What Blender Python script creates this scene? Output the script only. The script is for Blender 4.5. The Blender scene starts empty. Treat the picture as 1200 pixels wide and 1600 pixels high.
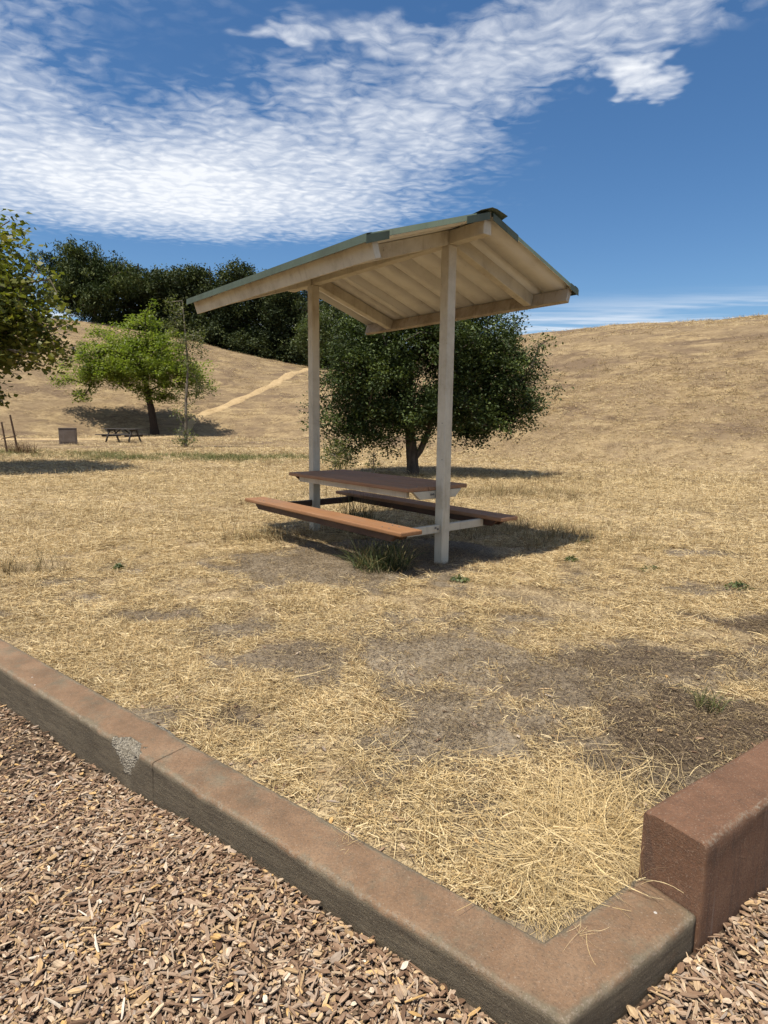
import bpy, bmesh, math, random
import numpy as np
from mathutils import Vector, Matrix

rng = np.random.default_rng(11)
random.seed(11)
S = bpy.context.scene
COL = S.collection

# ------------------------------------------------------------------ camera
EYE = 1.3817
PITCH, ROLL = 0.15075, 0.0111
cam_data = bpy.data.cameras.new('camera')
cam_data.sensor_fit = 'VERTICAL'
cam_data.sensor_height = 36.0
cam_data.lens = 36.0 * 943.83 / 1600.0
cam_data.clip_start = 0.05
cam_data.clip_end = 3000
cam = bpy.data.objects.new('camera', cam_data)
COL.objects.link(cam)
fw = Vector((0, math.cos(PITCH), -math.sin(PITCH)))
up = Vector((0, math.sin(PITCH), math.cos(PITCH)))
rt = Vector((1, 0, 0))
cr, sr = math.cos(ROLL), math.sin(ROLL)
X, Y = rt * cr + up * sr, up * cr - rt * sr
cam.matrix_world = Matrix(((X.x, Y.x, -fw.x, 0), (X.y, Y.y, -fw.y, 0), (X.z, Y.z, -fw.z, EYE), (0, 0, 0, 1)))
S.camera = cam

# ------------------------------------------------------------------ view, sun, sky
S.view_settings.view_transform = 'Standard'
S.view_settings.look = 'None'
S.view_settings.gamma = 1.0
S.view_settings.exposure = 0.80
S.view_settings.use_curve_mapping = False
S.cycles.use_denoising = True
S.cycles.adaptive_threshold = 0.02
S.cycles.max_bounces = 5
S.cycles.diffuse_bounces = 3
S.cycles.glossy_bounces = 2
S.cycles.transmission_bounces = 2

SUN_EL = math.radians(69)
sh = Vector((-0.62, -0.78)).normalized()
sun_dir = Vector((sh.x * math.cos(SUN_EL), sh.y * math.cos(SUN_EL), math.sin(SUN_EL)))
sd = bpy.data.lights.new('sun', 'SUN')
sd.energy = 4.0
sd.angle = math.radians(0.53)
sd.color = (1.0, 0.925, 0.79)
sun = bpy.data.objects.new('sun', sd)
sun.rotation_euler = sun_dir.to_track_quat('Z', 'Y').to_euler()
COL.objects.link(sun)


class NT:
    """small helper for building node trees"""
    def __init__(self, tree):
        self.t = tree
        self.n = tree.nodes
        self.l = tree.links

    def new(self, typ, **kw):
        nd = self.n.new(typ)
        for k, v in kw.items():
            setattr(nd, k, v)
        return nd

    def put(self, sock, v):
        if v is None:
            return
        if hasattr(v, 'is_linked') or isinstance(v, bpy.types.NodeSocket):
            self.l.new(v, sock)
        else:
            if sock.type == 'RGBA' and len(v) == 3:
                v = (*v, 1)
            sock.default_value = v

    def math(self, op, a, b=None, c=None, clamp=False):
        nd = self.new('ShaderNodeMath', operation=op, use_clamp=clamp)
        for i, v in enumerate((a, b, c)):
            self.put(nd.inputs[i], v)
        return nd.outputs[0]

    def vmath(self, op, a, b=None):
        nd = self.new('ShaderNodeVectorMath', operation=op)
        self.put(nd.inputs[0], a)
        self.put(nd.inputs[1], b)
        return nd.outputs['Value'] if op in ('LENGTH', 'DOT_PRODUCT', 'DISTANCE') else nd.outputs[0]

    def mapping(self, v, loc=(0, 0, 0), rot=(0, 0, 0), scale=(1, 1, 1), typ='POINT'):
        nd = self.new('ShaderNodeMapping', vector_type=typ)
        self.put(nd.inputs[0], v)
        nd.inputs['Location'].default_value = loc
        nd.inputs['Rotation'].default_value = rot
        nd.inputs['Scale'].default_value = scale
        return nd.outputs[0]

    dims = '3D'

    def noise(self, v, scale, detail=4, rough=0.55, dist=0.0, out=0):
        nd = self.new('ShaderNodeTexNoise', noise_dimensions=self.dims)
        self.put(nd.inputs['Vector'], v)
        nd.inputs['Scale'].default_value = scale
        nd.inputs['Detail'].default_value = detail
        nd.inputs['Roughness'].default_value = rough
        nd.inputs['Distortion'].default_value = dist
        return nd.outputs[out]

    def voronoi(self, v, scale, feature='F1', out='Distance', rand=1.0, smooth=None):
        nd = self.new('ShaderNodeTexVoronoi', feature=feature, voronoi_dimensions=self.dims)
        self.put(nd.inputs['Vector'], v)
        nd.inputs['Scale'].default_value = scale
        nd.inputs['Randomness'].default_value = rand
        if smooth is not None:
            nd.inputs['Smoothness'].default_value = smooth
        return nd.outputs[out]

    def ramp(self, v, lo, hi, a=0.0, b=1.0, typ='SMOOTHSTEP'):
        nd = self.new('ShaderNodeMapRange', interpolation_type=typ)
        nd.clamp = True if typ == 'LINEAR' else nd.clamp
        self.put(nd.inputs[0], v)
        nd.inputs[1].default_value = lo
        nd.inputs[2].default_value = hi
        nd.inputs[3].default_value = a
        nd.inputs[4].default_value = b
        return nd.outputs[0]

    def mix(self, f, a, b, typ='MIX'):
        nd = self.new('ShaderNodeMix', data_type='RGBA', blend_type=typ)
        self.put(nd.inputs['Factor'], f)
        self.put(nd.inputs[6], a)
        self.put(nd.inputs[7], b)
        return nd.outputs[2]

    def colors(self, v, stops, interp='LINEAR'):
        nd = self.new('ShaderNodeValToRGB')
        nd.color_ramp.interpolation = interp
        e = nd.color_ramp.elements
        while len(e) < len(stops):
            e.new(0.5)
        for el, (pos, c) in zip(e, stops):
            el.position = pos
            el.color = (*c, 1)
        self.put(nd.inputs[0], v)
        return nd.outputs[0]


def build_world():
    w = bpy.data.worlds.new('World')
    S.world = w
    w.use_nodes = True
    w.cycles.sampling_method = 'MANUAL'
    w.cycles.sample_map_resolution = 256
    t = NT(w.node_tree)
    t.dims = '2D'
    t.n.clear()
    sky = t.new('ShaderNodeTexSky', sky_type='NISHITA', sun_disc=False)
    sky.sun_elevation = SUN_EL
    sky.sun_rotation = math.atan2(sun_dir.x, sun_dir.y)
    sky.altitude = 300
    sky.air_density = 1.0
    sky.dust_density = 0.6
    sky.ozone_density = 3.5
    hs = t.new('ShaderNodeHueSaturation')
    hs.inputs['Saturation'].default_value = 1.20
    hs.inputs['Value'].default_value = 0.535
    t.put(hs.inputs['Color'], sky.outputs[0])
    d = t.new('ShaderNodeTexCoord').outputs['Generated']
    sep = t.new('ShaderNodeSeparateXYZ')
    t.put(sep.inputs[0], d)
    z = t.math('MAXIMUM', sep.outputs[2], 0.03)
    cmb = t.new('ShaderNodeCombineXYZ')
    t.put(cmb.inputs[0], t.math('DIVIDE', sep.outputs[0], z))
    t.put(cmb.inputs[1], t.math('DIVIDE', sep.outputs[1], z))
    P = cmb.outputs[0]                       # position on a flat cloud deck, in cloud heights
    wob = t.vmath('SCALE', t.vmath('SUBTRACT', t.noise(P, 2.2, 4, 0.62, out=1), (0.5, 0.5, 0.5)))
    wob.node.inputs['Scale'].default_value = 0.5
    Pw = t.vmath('ADD', P, wob)
    # cloud banks on that deck: centre, radii, turn, weight
    banks = [((-1.66, 2.15), (1.0, 0.50), 115, 0.84), ((-1.0, 2.86), (1.0, 0.60), 5, 0.92), ((-2.8, 2.3), (1.3, 1.0), 110, 0.95), ((-1.15, 2.50), (0.40, 0.28), 60, 0.8),
             ((-0.45, 2.54), (0.68, 0.36), 8, 0.70), ((0.02, 2.28), (0.45, 0.28), 30, 0.52),
             ((0.40, 1.80), (0.56, 0.24), -42, 0.46), ((0.85, 1.0), (0.6, 0.36), -45, 0.46), ((0.72, 1.95), (0.17, 0.07), 22, 0.80),
             ((2.2, 0.2), (1.2, 0.8), 30, 0.62), ((-2.2, -1.2), (1.8, 1.0), 20, 0.8), ((-1.6, 0.5), (1.2, 0.7), 40, 0.7), ((0.6, -0.6), (0.9, 0.5), 15, 0.6), ((1.5, -2.6), (2.2, 0.9), -10, 0.75), ((-0.27, 1.80), (0.11, 0.06), 10, 0.48),  # includes banks out of view, added to lift the shadow fill
             ((-0.02, 1.78), (0.20, 0.09), 10, 0.46)]
    mask = None
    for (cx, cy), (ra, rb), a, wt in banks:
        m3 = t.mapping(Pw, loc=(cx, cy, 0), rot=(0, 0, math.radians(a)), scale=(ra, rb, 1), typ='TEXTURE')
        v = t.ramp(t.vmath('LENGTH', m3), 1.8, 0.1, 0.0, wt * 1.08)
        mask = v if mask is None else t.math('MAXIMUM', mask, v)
    # the small-scale pattern: rows of little cells
    w2 = t.vmath('SCALE', t.vmath('SUBTRACT', t.noise(P, 7, 2, 0.5, out=1), (0.5, 0.5, 0.5)))
    w2.node.inputs['Scale'].default_value = 0.10
    Pr = t.mapping(t.vmath('ADD', P, w2), rot=(0, 0, math.radians(-10)), scale=(0.85, 1.25, 1))
    cells = t.ramp(t.voronoi(Pr, 19, 'SMOOTH_F1', smooth=0.8), 0.60, 0.10, 0.0, 1.0, 'LINEAR')
    fine = t.noise(Pr, 27, 5, 0.62, 0.15)
    big = t.noise(P, 3.0, 3, 0.5)
    wisp = t.noise(t.mapping(Pw, rot=(0, 0, math.radians(-28)), scale=(1.0, 3.2, 1)), 3.2, 6, 0.66, 0.5)
    tex = t.math('ADD', t.math('MULTIPLY', cells, 0.30), t.math('ADD', t.math('MULTIPLY', fine, 0.52), t.math('ADD', t.math('MULTIPLY', big, 0.42), t.math('MULTIPLY', wisp, 0.46))))
    dens = t.math('ADD', t.math('MULTIPLY', mask, 1.15), t.math('SUBTRACT', tex, 0.83))
    cov = t.ramp(dens, 0.06, 1.22, 0.0, 0.93, 'LINEAR')
    cov = t.math('MULTIPLY', cov, t.ramp(mask, 0.02, 0.35))
    # thin streaks low over the horizon
    low = t.noise(t.mapping(P, scale=(0.25, 1.0, 1)), 1.5, 5, 0.6, 0.3)
    lowm = t.math('MULTIPLY', t.ramp(sep.outputs[2], 0.195, 0.135), t.ramp(low, 0.36, 0.66, 0.0, 0.75))
    cov = t.math('MAXIMUM', cov, lowm)
    thin = t.math('MULTIPLY', t.ramp(sep.outputs[2], 0.15, 0.02), 0.55)
    cov = t.math('MAXIMUM', cov, thin)
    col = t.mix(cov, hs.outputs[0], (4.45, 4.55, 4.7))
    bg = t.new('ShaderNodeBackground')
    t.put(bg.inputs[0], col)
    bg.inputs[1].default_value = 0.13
    out = t.new('ShaderNodeOutputWorld')
    t.l.new(bg.outputs[0], out.inputs[0])


build_world()

# ------------------------------------------------------------------ helpers
def tag(o, label=None, cat=None, group=None, kind=None):
    if label: o['label'] = label
    if cat: o['category'] = cat
    if group: o['group'] = group
    if kind: o['kind'] = kind
    return o


def empty(name, loc=(0, 0, 0), rz=0.0):
    o = bpy.data.objects.new(name, None)
    o.empty_display_size = 0.2
    o.location = loc
    o.rotation_euler = (0, 0, rz)
    COL.objects.link(o)
    return o


def obj(name, mesh, mats=None, parent=None, link=True):
    o = bpy.data.objects.new(name, mesh)
    if mats is not None:
        for m in (mats if isinstance(mats, (list, tuple)) else [mats]):
            mesh.materials.append(m)
    if link:
        COL.objects.link(o)
    if parent is not None:
        o.parent = parent
    return o


def np_mesh(name, V, F, smooth=False, attrs=None, mat_idx=None):
    """V (n,3); F (m,k) with one k, or a list of such arrays"""
    me = bpy.data.meshes.new(name)
    Fs = F if isinstance(F, list) else [F]
    V = np.asarray(V, np.float32)
    me.vertices.add(len(V))
    me.vertices.foreach_set('co', V.ravel())
    loops = np.concatenate([np.asarray(f, np.int32).ravel() for f in Fs])
    tot = np.concatenate([np.full(len(f), f.shape[1], np.int32) for f in Fs])
    st = np.concatenate([[0], np.cumsum(tot)[:-1]]).astype(np.int32)
    me.loops.add(len(loops))
    me.loops.foreach_set('vertex_index', loops)
    me.polygons.add(len(tot))
    me.polygons.foreach_set('loop_start', st)
    me.polygons.foreach_set('loop_total', tot)
    if smooth:
        me.polygons.foreach_set('use_smooth', np.ones(len(tot), bool))
    if mat_idx is not None:
        me.polygons.foreach_set('material_index', np.asarray(mat_idx, np.int32))
    me.update(calc_edges=True)
    for k, a in (attrs or {}).items():
        a = np.asarray(a, np.float32)
        if a.ndim == 1:
            at = me.attributes.new(k, 'FLOAT', 'POINT')
            at.data.foreach_set('value', a)
        else:
            at = me.attributes.new(k, 'FLOAT_COLOR', 'POINT')
            if a.shape[1] == 3:
                a = np.hstack([a, np.ones((len(a), 1), np.float32)])
            at.data.foreach_set('color', a.ravel())
    return me


def bm_mesh(name, bm, smooth=False):
    me = bpy.data.meshes.new(name)
    bmesh.ops.recalc_face_normals(bm, faces=bm.faces)
    bm.to_mesh(me)
    bm.free()
    if smooth:
        for p in me.polygons:
            p.use_smooth = True
    return me


def box_bm(size, center=(0, 0, 0), bevel=0.0, seg=2, bm=None, rot=None):
    b = bmesh.new()
    bmesh.ops.create_cube(b, size=1)
    bmesh.ops.scale(b, vec=size, verts=b.verts)
    if bevel:
        bmesh.ops.bevel(b, geom=b.edges[:], offset=bevel, segments=seg, profile=0.5, affect='EDGES')
    if rot is not None:
        bmesh.ops.rotate(b, matrix=rot, verts=b.verts)
    bmesh.ops.translate(b, vec=center, verts=b.verts)
    if bm is None:
        return b
    tmp = bpy.data.meshes.new('tmp')
    b.to_mesh(tmp)
    b.free()
    bm.from_mesh(tmp)
    bpy.data.meshes.remove(tmp)
    return bm


def box(name, size, center, mat, parent, bevel=0.003, rot=None, smooth=False):
    return obj(name, bm_mesh(name, box_bm(size, center, bevel, rot=rot), smooth), mat, parent)


def prism(name, pts, axis_vec, mat, parent, bevel=0.0):
    """extrude a 3D polygon along a vector"""
    b = bmesh.new()
    f = b.faces.new([b.verts.new(p) for p in pts])
    r = bmesh.ops.extrude_face_region(b, geom=[f])
    bmesh.ops.translate(b, vec=axis_vec, verts=[v for v in r['geom'] if isinstance(v, bmesh.types.BMVert)])
    if bevel:
        bmesh.ops.bevel(b, geom=b.edges[:], offset=bevel, segments=1, affect='EDGES')
    return obj(name, bm_mesh(name, b), mat, parent)


def _hash(ix, iy, seed):
    h = (ix.astype(np.int64) * 374761393 + iy.astype(np.int64) * 668265263 + seed * 144665) & 0x7fffffff
    h = ((h ^ (h >> 13)) * 1274126177) & 0x7fffffff
    return ((h ^ (h >> 16)) & 0xffff) / 65535.0


def vnoise(x, y, seed=0):
    x = np.asarray(x, float); y = np.asarray(y, float)
    ix, iy = np.floor(x), np.floor(y)
    fx, fy = x - ix, y - iy
    fx = fx * fx * (3 - 2 * fx); fy = fy * fy * (3 - 2 * fy)
    a = _hash(ix, iy, seed); b = _hash(ix + 1, iy, seed)
    c = _hash(ix, iy + 1, seed); d = _hash(ix + 1, iy + 1, seed)
    return (a * (1 - fx) + b * fx) * (1 - fy) + (c * (1 - fx) + d * fx) * fy


def fbm(x, y, seed=0, oct=4):
    s, amp, tot = 0.0, 1.0, 0.0
    for o in range(oct):
        s = s + amp * vnoise(x * 2 ** o + 17.3 * o, y * 2 ** o - 9.1 * o, seed + o)
        tot += amp
        amp *= 0.5
    return s / tot


def sstep(x, a, b):
    t = np.clip((np.asarray(x, float) - a) / (b - a), 0, 1)
    return t * t * (3 - 2 * t)

# ------------------------------------------------------------------ the lie of the land
KC = np.array([0.431, 1.395])                 # inner corner of the kerb
DL = np.array([-0.791, 0.611]); DL /= np.linalg.norm(DL)
DR = np.array([0.827, 0.562]); DR /= np.linalg.norm(DR)
NL = np.array([DL[1], -DL[0]])                # towards the lawn
NR = np.array([-DR[1], DR[0]])
KW, KZ, BZ = 0.178, 0.040, 0.255              # kerb width, kerb top, top of the tall block


def lawn_dist(x, y):
    s1 = (x - KC[0]) * NL[0] + (y - KC[1]) * NL[1]
    s2 = (x - KC[0]) * NR[0] + (y - KC[1]) * NR[1]
    return np.minimum(s1, s2), s1, s2


AZ = np.array([-180, -120, -75, -50, -43, -32.2, -24.8, -15.2, -8.3, -4.8, 0, 6, 11.8, 14.7, 22.8, 32.2, 43, 60, 100, 140, 180.])
EL = np.array([.03, .05, .11, .13, .134, .136, .133, .108, .083, .0745, .091, .113, .129, .135, .1415, .144, .145, .13, .07, .04, .03])
B0 = np.array([60, 58, 50, 48, 48, 49, 49, 49, 45, 40, 33, 27, 23, 22, 20.5, 19.5, 19.5, 21, 35, 55, 60.])
C0 = np.array([150, 130, 95, 88, 86, 85, 84, 84, 86, 84, 70, 57, 50, 48, 46, 46, 47, 55, 100, 140, 150.])


def terrain(x, y, fine=True):
    x = np.asarray(x, float); y = np.asarray(y, float)
    d = np.hypot(x, y)
    az = np.degrees(np.arctan2(x, y))
    def smooth_interp(vals):
        return (np.interp(az - 2.5, AZ, vals) + 2 * np.interp(az, AZ, vals) + np.interp(az + 2.5, AZ, vals)) / 4
    e, b, c = smooth_interp(EL), smooth_interp(B0), smooth_interp(C0)
    zc = EYE + e * c
    t = (d - b) / (c - b)
    tt = np.clip(t, 0, 1)
    s = 0.35 * 0.5 * (1 - np.cos(np.pi * tt)) + 0.65 * (1 - (1 - tt) ** 1.7)
    s = s * sstep(tt, -0.03, 0.12)
    over = np.clip(t - 1, 0, 1.2)
    s = s - 0.28 * over ** 1.5
    z = zc * s
    z = z + sstep(d, 18, 45) * (fbm(x / 6, y / 6, 5, 3) - 0.5) * 0.5 * np.clip(tt * 4, 0, 1)
    z = z + sstep(d, 18, 40) * np.clip(tt * 5, 0, 1) * (vnoise(d / 1.1 + 2 * fbm(x / 5, y / 5, 8, 2), az / 5.0, 9) - 0.5) * 0.16
    if fine:
        z = z + (fbm(x / 0.9, y / 0.9, 21, 3) - 0.5) * 0.05 * sstep(d, 1, 5) + (fbm(x / 0.16, y / 0.16, 22, 3) - 0.5) * 0.022
    # the strip of soil right along the kerb sits a little under its top
    return z

# bare and dark patches of the lawn: x, y, rx, ry, bareness, darkness
PATCH = [(0.22, 1.98, 0.20, 0.16, 0.75, 0.55), (0.33, 1.72, 0.13, 0.10, 0.7, 0.6), (-0.37, 5.57, 1.15, 0.80, 1.0, 0.10), (0.49, 3.36, 0.68, 0.36, 0.95, 0.0), (0.36, 2.62, 0.45, 0.52, 0.88, 0.15),
         (1.40, 2.58, 0.60, 0.38, 1.0, 0.95), (2.58, 4.12, 0.40, 0.22, 1.0, 1.0), (1.66, 3.42, 0.60, 0.28, 0.95, 0.75),
         (-1.58, 4.07, 0.34, 0.20, 0.9, 0.30), (-0.72, 2.60, 0.17, 0.16, 1.0, 0.9), (3.40, 6.39, 0.42, 0.30, 0.85, 0.65),
         (-2.38, 4.62, 0.15, 0.14, 0.8, 0.3), (-2.19, 5.51, 0.22, 0.14, 0.8, 0.35), (-1.30, 5.64, 0.42, 0.50, 0.7, 0.2),
         (0.15, 6.35, 1.10, 0.85, 1.0, 0.45), (-0.60, 3.40, 0.40, 0.25, 0.7, 0.45), (0.10, 3.9, 0.5, 0.3, 0.6, 0.35),
         (1.05, 3.0, 0.4, 0.3, 0.7, 0.5), (1.15, 2.15, 0.35, 0.25, 0.7, 0.5), (2.2, 3.3, 0.35, 0.3, 0.6, 0.5), (0.9, 4.6, 0.5, 0.25, 0.4, 0.3)]


def bareness(x, y):
    wx = x + (fbm(x / 0.30, y / 0.30, 31, 5) - 0.5) * 0.95
    wy = y + (fbm(x / 0.30, y / 0.30, 41, 5) - 0.5) * 0.75
    bare = np.zeros_like(x); dark = np.zeros_like(x)
    for cx, cy, rx, ry, w, dk in PATCH:
        q = np.hypot((wx - cx) / rx, (wy - cy) / ry)
        m = sstep(q, 1.22, 0.6)
        bare = np.maximum(bare, m * w)
        dark = np.maximum(dark, m * dk)
    d = np.hypot(x, y)
    rnd = sstep(fbm(x / 0.55, y / 0.45, 51, 4), 0.60, 0.72) * sstep(d, 12, 4) * 0.65
    return np.maximum(bare, rnd), np.maximum(dark, rnd * 0.45)


def green_amount(x, y):
    """the damp swale on the left that keeps some green weeds"""
    axis = 22.0 + 0.9 * np.sin(x / 4.0)
    g = np.exp(-((y - axis) / 1.5) ** 2) * sstep(x, -1.0, -6.0)
    return g * (0.12 + 0.88 * sstep(fbm(x / 1.8, y / 0.9, 61, 3), 0.46, 0.68))

# ------------------------------------------------------------------ materials
def mat(name):
    m = bpy.data.materials.new(name)
    m.use_nodes = True
    t = NT(m.node_tree)
    t.bsdf = m.node_tree.nodes['Principled BSDF']
    t.out = m.node_tree.nodes['Material Output']
    return m, t


def attr(t, name, out='Fac'):
    nd = t.new('ShaderNodeAttribute', attribute_name=name)
    return nd.outputs[out]


def bump(t, h, strength=0.5, dist=0.01):
    nd = t.new('ShaderNodeBump')
    nd.inputs['Strength'].default_value = strength
    nd.inputs['Distance'].default_value = dist
    t.put(nd.inputs['Height'], h)
    t.l.new(nd.outputs[0], t.bsdf.inputs['Normal'])


def setb(t, col=None, rough=0.8, spec=0.3):
    if col is not None:
        t.put(t.bsdf.inputs['Base Color'], col)
    t.put(t.bsdf.inputs['Roughness'], rough)
    t.bsdf.inputs['Specular IOR Level'].default_value = spec


def m_ground():
    m, t = mat('dry_lawn')
    P = t.new('ShaderNodeTexCoord').outputs['Object']
    near = t.noise(P, 60, 5, 0.7, 1.5)
    mid = t.noise(P, 5, 5, 0.6, 0.5)
    big = t.noise(t.mapping(P, scale=(1, 1, 2.0)), 0.35, 5, 0.6, 0.3)
    straw = t.colors(near, [(0.33, (0.06, 0.042, 0.026)), (0.44, (0.21, 0.152, 0.088)), (0.55, (0.42, 0.325, 0.19)), (0.70, (0.60, 0.48, 0.30))])
    tone = t.colors(mid, [(0.32, (0.55, 0.50, 0.45)), (0.55, (1, 1, 1))])
    straw = t.mix(1.0, straw, tone, 'MULTIPLY')
    # far slopes: trodden contour streaks and brown thistle patches
    hill = attr(t, 'hill')
    st = t.noise(t.mapping(P, scale=(0.5, 0.5, 3.2)), 1.1, 6, 0.72, 0.8)
    pat = t.noise(t.mapping(P, scale=(0.55, 0.55, 2.4)), 0.42, 6, 0.68, 0.5)
    grit = t.noise(t.mapping(P, scale=(0.7, 0.7, 2.0)), 5.5, 5, 0.75, 0.6)
    hc = t.colors(st, [(0.30, (0.115, 0.078, 0.042)), (0.45, (0.25, 0.175, 0.09)), (0.58, (0.33, 0.24, 0.125)), (0.74, (0.40, 0.30, 0.16))])
    hc = t.mix(t.ramp(grit, 0.52, 0.66, 0, 0.65), hc, (0.43, 0.325, 0.18))
    hc = t.mix(t.ramp(grit, 0.46, 0.34, 0, 0.75), hc, (0.10, 0.066, 0.036))
    hc = t.mix(t.ramp(pat, 0.49, 0.62, 0, 0.85), hc, t.mix(grit, (0.07, 0.046, 0.03), (0.19, 0.13, 0.08)))
    hc = t.mix(t.ramp(big, 0.38, 0.62, 0.6, 0), hc, (0.17, 0.118, 0.07))
    hc = t.mix(1.0, hc, (0.88, 0.90, 0.96), 'MULTIPLY')
    col = t.mix(hill, straw, hc)
    # soil
    sn = t.noise(P, 26, 6, 0.65)
    soil = t.colors(sn, [(0.3, (0.15, 0.12, 0.085)), (0.55, (0.275, 0.225, 0.162)), (0.8, (0.39, 0.33, 0.245))])
    crack_d = t.voronoi(t.vmath('ADD', P, t.vmath('SCALE', t.noise(P, 9, 3, 0.6, out=1))), 5.5, 'DISTANCE_TO_EDGE')
    crack = t.math('MULTIPLY', t.ramp(crack_d, 0.016, 0.002), t.ramp(t.noise(P, 1.3, 2), 0.46, 0.56))
    soil = t.mix(t.math('MULTIPLY', crack, 0.75), soil, (0.04, 0.03, 0.022))
    soil = t.mix(attr(t, 'dark'), soil, t.mix(1.0, soil, (0.33, 0.29, 0.265), 'MULTIPLY'))
    spk = t.noise(P, 210, 3, 0.7)
    soil = t.mix(t.ramp(spk, 0.62, 0.75, 0, 0.7), soil, (0.36, 0.27, 0.17))
    bare = attr(t, 'bare')
    f = t.ramp(t.math('ADD', bare, t.math('MULTIPLY', t.math('SUBTRACT', near, 0.5), 0.5)), 0.28, 0.55)
    col = t.mix(f, col, soil)
    col = t.mix(t.math('MULTIPLY', attr(t, 'green'), 0.75), col, (0.09, 0.115, 0.04))
    setb(t, col, 0.95, 0.15)
    hgt = t.math('ADD', t.math('MULTIPLY', near, 0.6), t.math('ADD', sn, t.math('MULTIPLY', crack, -1.2)))
    bump(t, t.math('ADD', hgt, t.math('MULTIPLY', st, 6.0)), 0.9, 0.012)
    return m


def m_path():
    m, t = mat('trodden_dirt')
    P = t.new('ShaderNodeTexCoord').outputs['Object']
    n = t.noise(P, 1.5, 6, 0.65)
    n2 = t.noise(P, 14, 4, 0.6)
    col = t.colors(n, [(0.3, (0.29, 0.205, 0.112)), (0.6, (0.40, 0.295, 0.168)), (0.8, (0.48, 0.37, 0.22))])
    col = t.mix(t.ramp(n2, 0.4, 0.7, 0, 0.4), col, (0.33, 0.24, 0.13))
    setb(t, col, 0.95, 0.1)
    bump(t, n2, 0.6, 0.03)
    return m


def m_concrete(name, tall=False):
    m, t = mat(name)
    P = t.new('ShaderNodeTexCoord').outputs['Object']
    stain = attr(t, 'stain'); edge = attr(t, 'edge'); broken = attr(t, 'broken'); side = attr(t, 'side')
    n = t.noise(P, 7, 6, 0.65); f = t.noise(P, 95, 5, 0.7); g = t.noise(P, 260, 2, 0.6)
    red = t.colors(n, [(0.3, (0.135, 0.085, 0.051)), (0.5, (0.20, 0.123, 0.073)), (0.7, (0.25, 0.162, 0.10))])
    red = t.mix(t.ramp(f, 0.42, 0.68, 0, 0.55), red, (0.125, 0.092, 0.066))
    if tall:
        red = t.mix(1.0, red, (0.80, 0.68, 0.68), 'MULTIPLY')
    grey = t.colors(n, [(0.3, (0.115, 0.094, 0.064)), (0.7, (0.195, 0.16, 0.11))])
    grey = t.mix(t.ramp(f, 0.45, 0.7, 0, 0.6), grey, (0.09, 0.075, 0.058))
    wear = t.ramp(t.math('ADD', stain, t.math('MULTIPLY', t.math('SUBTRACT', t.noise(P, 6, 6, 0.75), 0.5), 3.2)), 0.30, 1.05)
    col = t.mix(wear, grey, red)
    # weathered form face: dark runs, board lines
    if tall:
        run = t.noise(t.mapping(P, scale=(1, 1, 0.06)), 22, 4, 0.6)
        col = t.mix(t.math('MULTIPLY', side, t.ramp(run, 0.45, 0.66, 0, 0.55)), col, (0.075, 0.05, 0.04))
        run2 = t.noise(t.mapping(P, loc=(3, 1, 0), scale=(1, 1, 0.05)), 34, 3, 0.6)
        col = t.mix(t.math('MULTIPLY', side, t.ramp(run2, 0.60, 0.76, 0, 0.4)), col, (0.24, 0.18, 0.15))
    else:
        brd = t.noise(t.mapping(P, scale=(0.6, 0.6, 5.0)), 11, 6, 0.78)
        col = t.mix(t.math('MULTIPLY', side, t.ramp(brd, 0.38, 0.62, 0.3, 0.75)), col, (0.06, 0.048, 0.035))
    worn = t.ramp(t.math('ADD', edge, t.math('MULTIPLY', t.math('SUBTRACT', f, 0.5), 1.3)), 0.92, 1.25)
    col = t.mix(t.math('MULTIPLY', worn, 0.8), col, (0.25, 0.205, 0.155))
    pit = t.noise(P, 170, 4, 0.75)
    col = t.mix(t.ramp(pit, 0.44, 0.30, 0, 0.75), col, (0.05, 0.036, 0.026))
    col = t.mix(t.ramp(pit, 0.57, 0.70, 0, 0.55), col, (0.34, 0.27, 0.20))
    bcol = t.colors(t.noise(P, 130, 5, 0.75), [(0.32, (0.05, 0.042, 0.033)), (0.45, (0.16, 0.14, 0.11)), (0.58, (0.29, 0.26, 0.21)), (0.72, (0.36, 0.33, 0.28))])
    bf = t.ramp(t.math('ADD', broken, t.math('MULTIPLY', t.math('SUBTRACT', f, 0.5), 0.5)), 0.35, 0.5)
    col = t.mix(bf, col, bcol)
    col = t.mix(t.ramp(g, 0.66, 0.76, 0, 0.5), col, (0.50, 0.43, 0.35))
    drop = t.voronoi(P, 7.5, 'F1'); 
    col = t.mix(t.ramp(drop, 0.040, 0.028, 0, 0.7), col, (0.55, 0.53, 0.50))
    setb(t, col, 0.88, 0.25)
    h = t.math('ADD', t.math('MULTIPLY', f, 0.7), t.math('ADD', t.math('MULTIPLY', pit, 1.0), n))
    if not tall:
        h = t.math('ADD', h, t.math('MULTIPLY', t.math('MULTIPLY', brd, side), 1.0))
    h = t.math('ADD', h, t.math('MULTIPLY', bf, t.math('MULTIPLY', t.voronoi(P, 120), 2.5)))
    bump(t, h, 0.9, 0.004)
    return m


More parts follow.
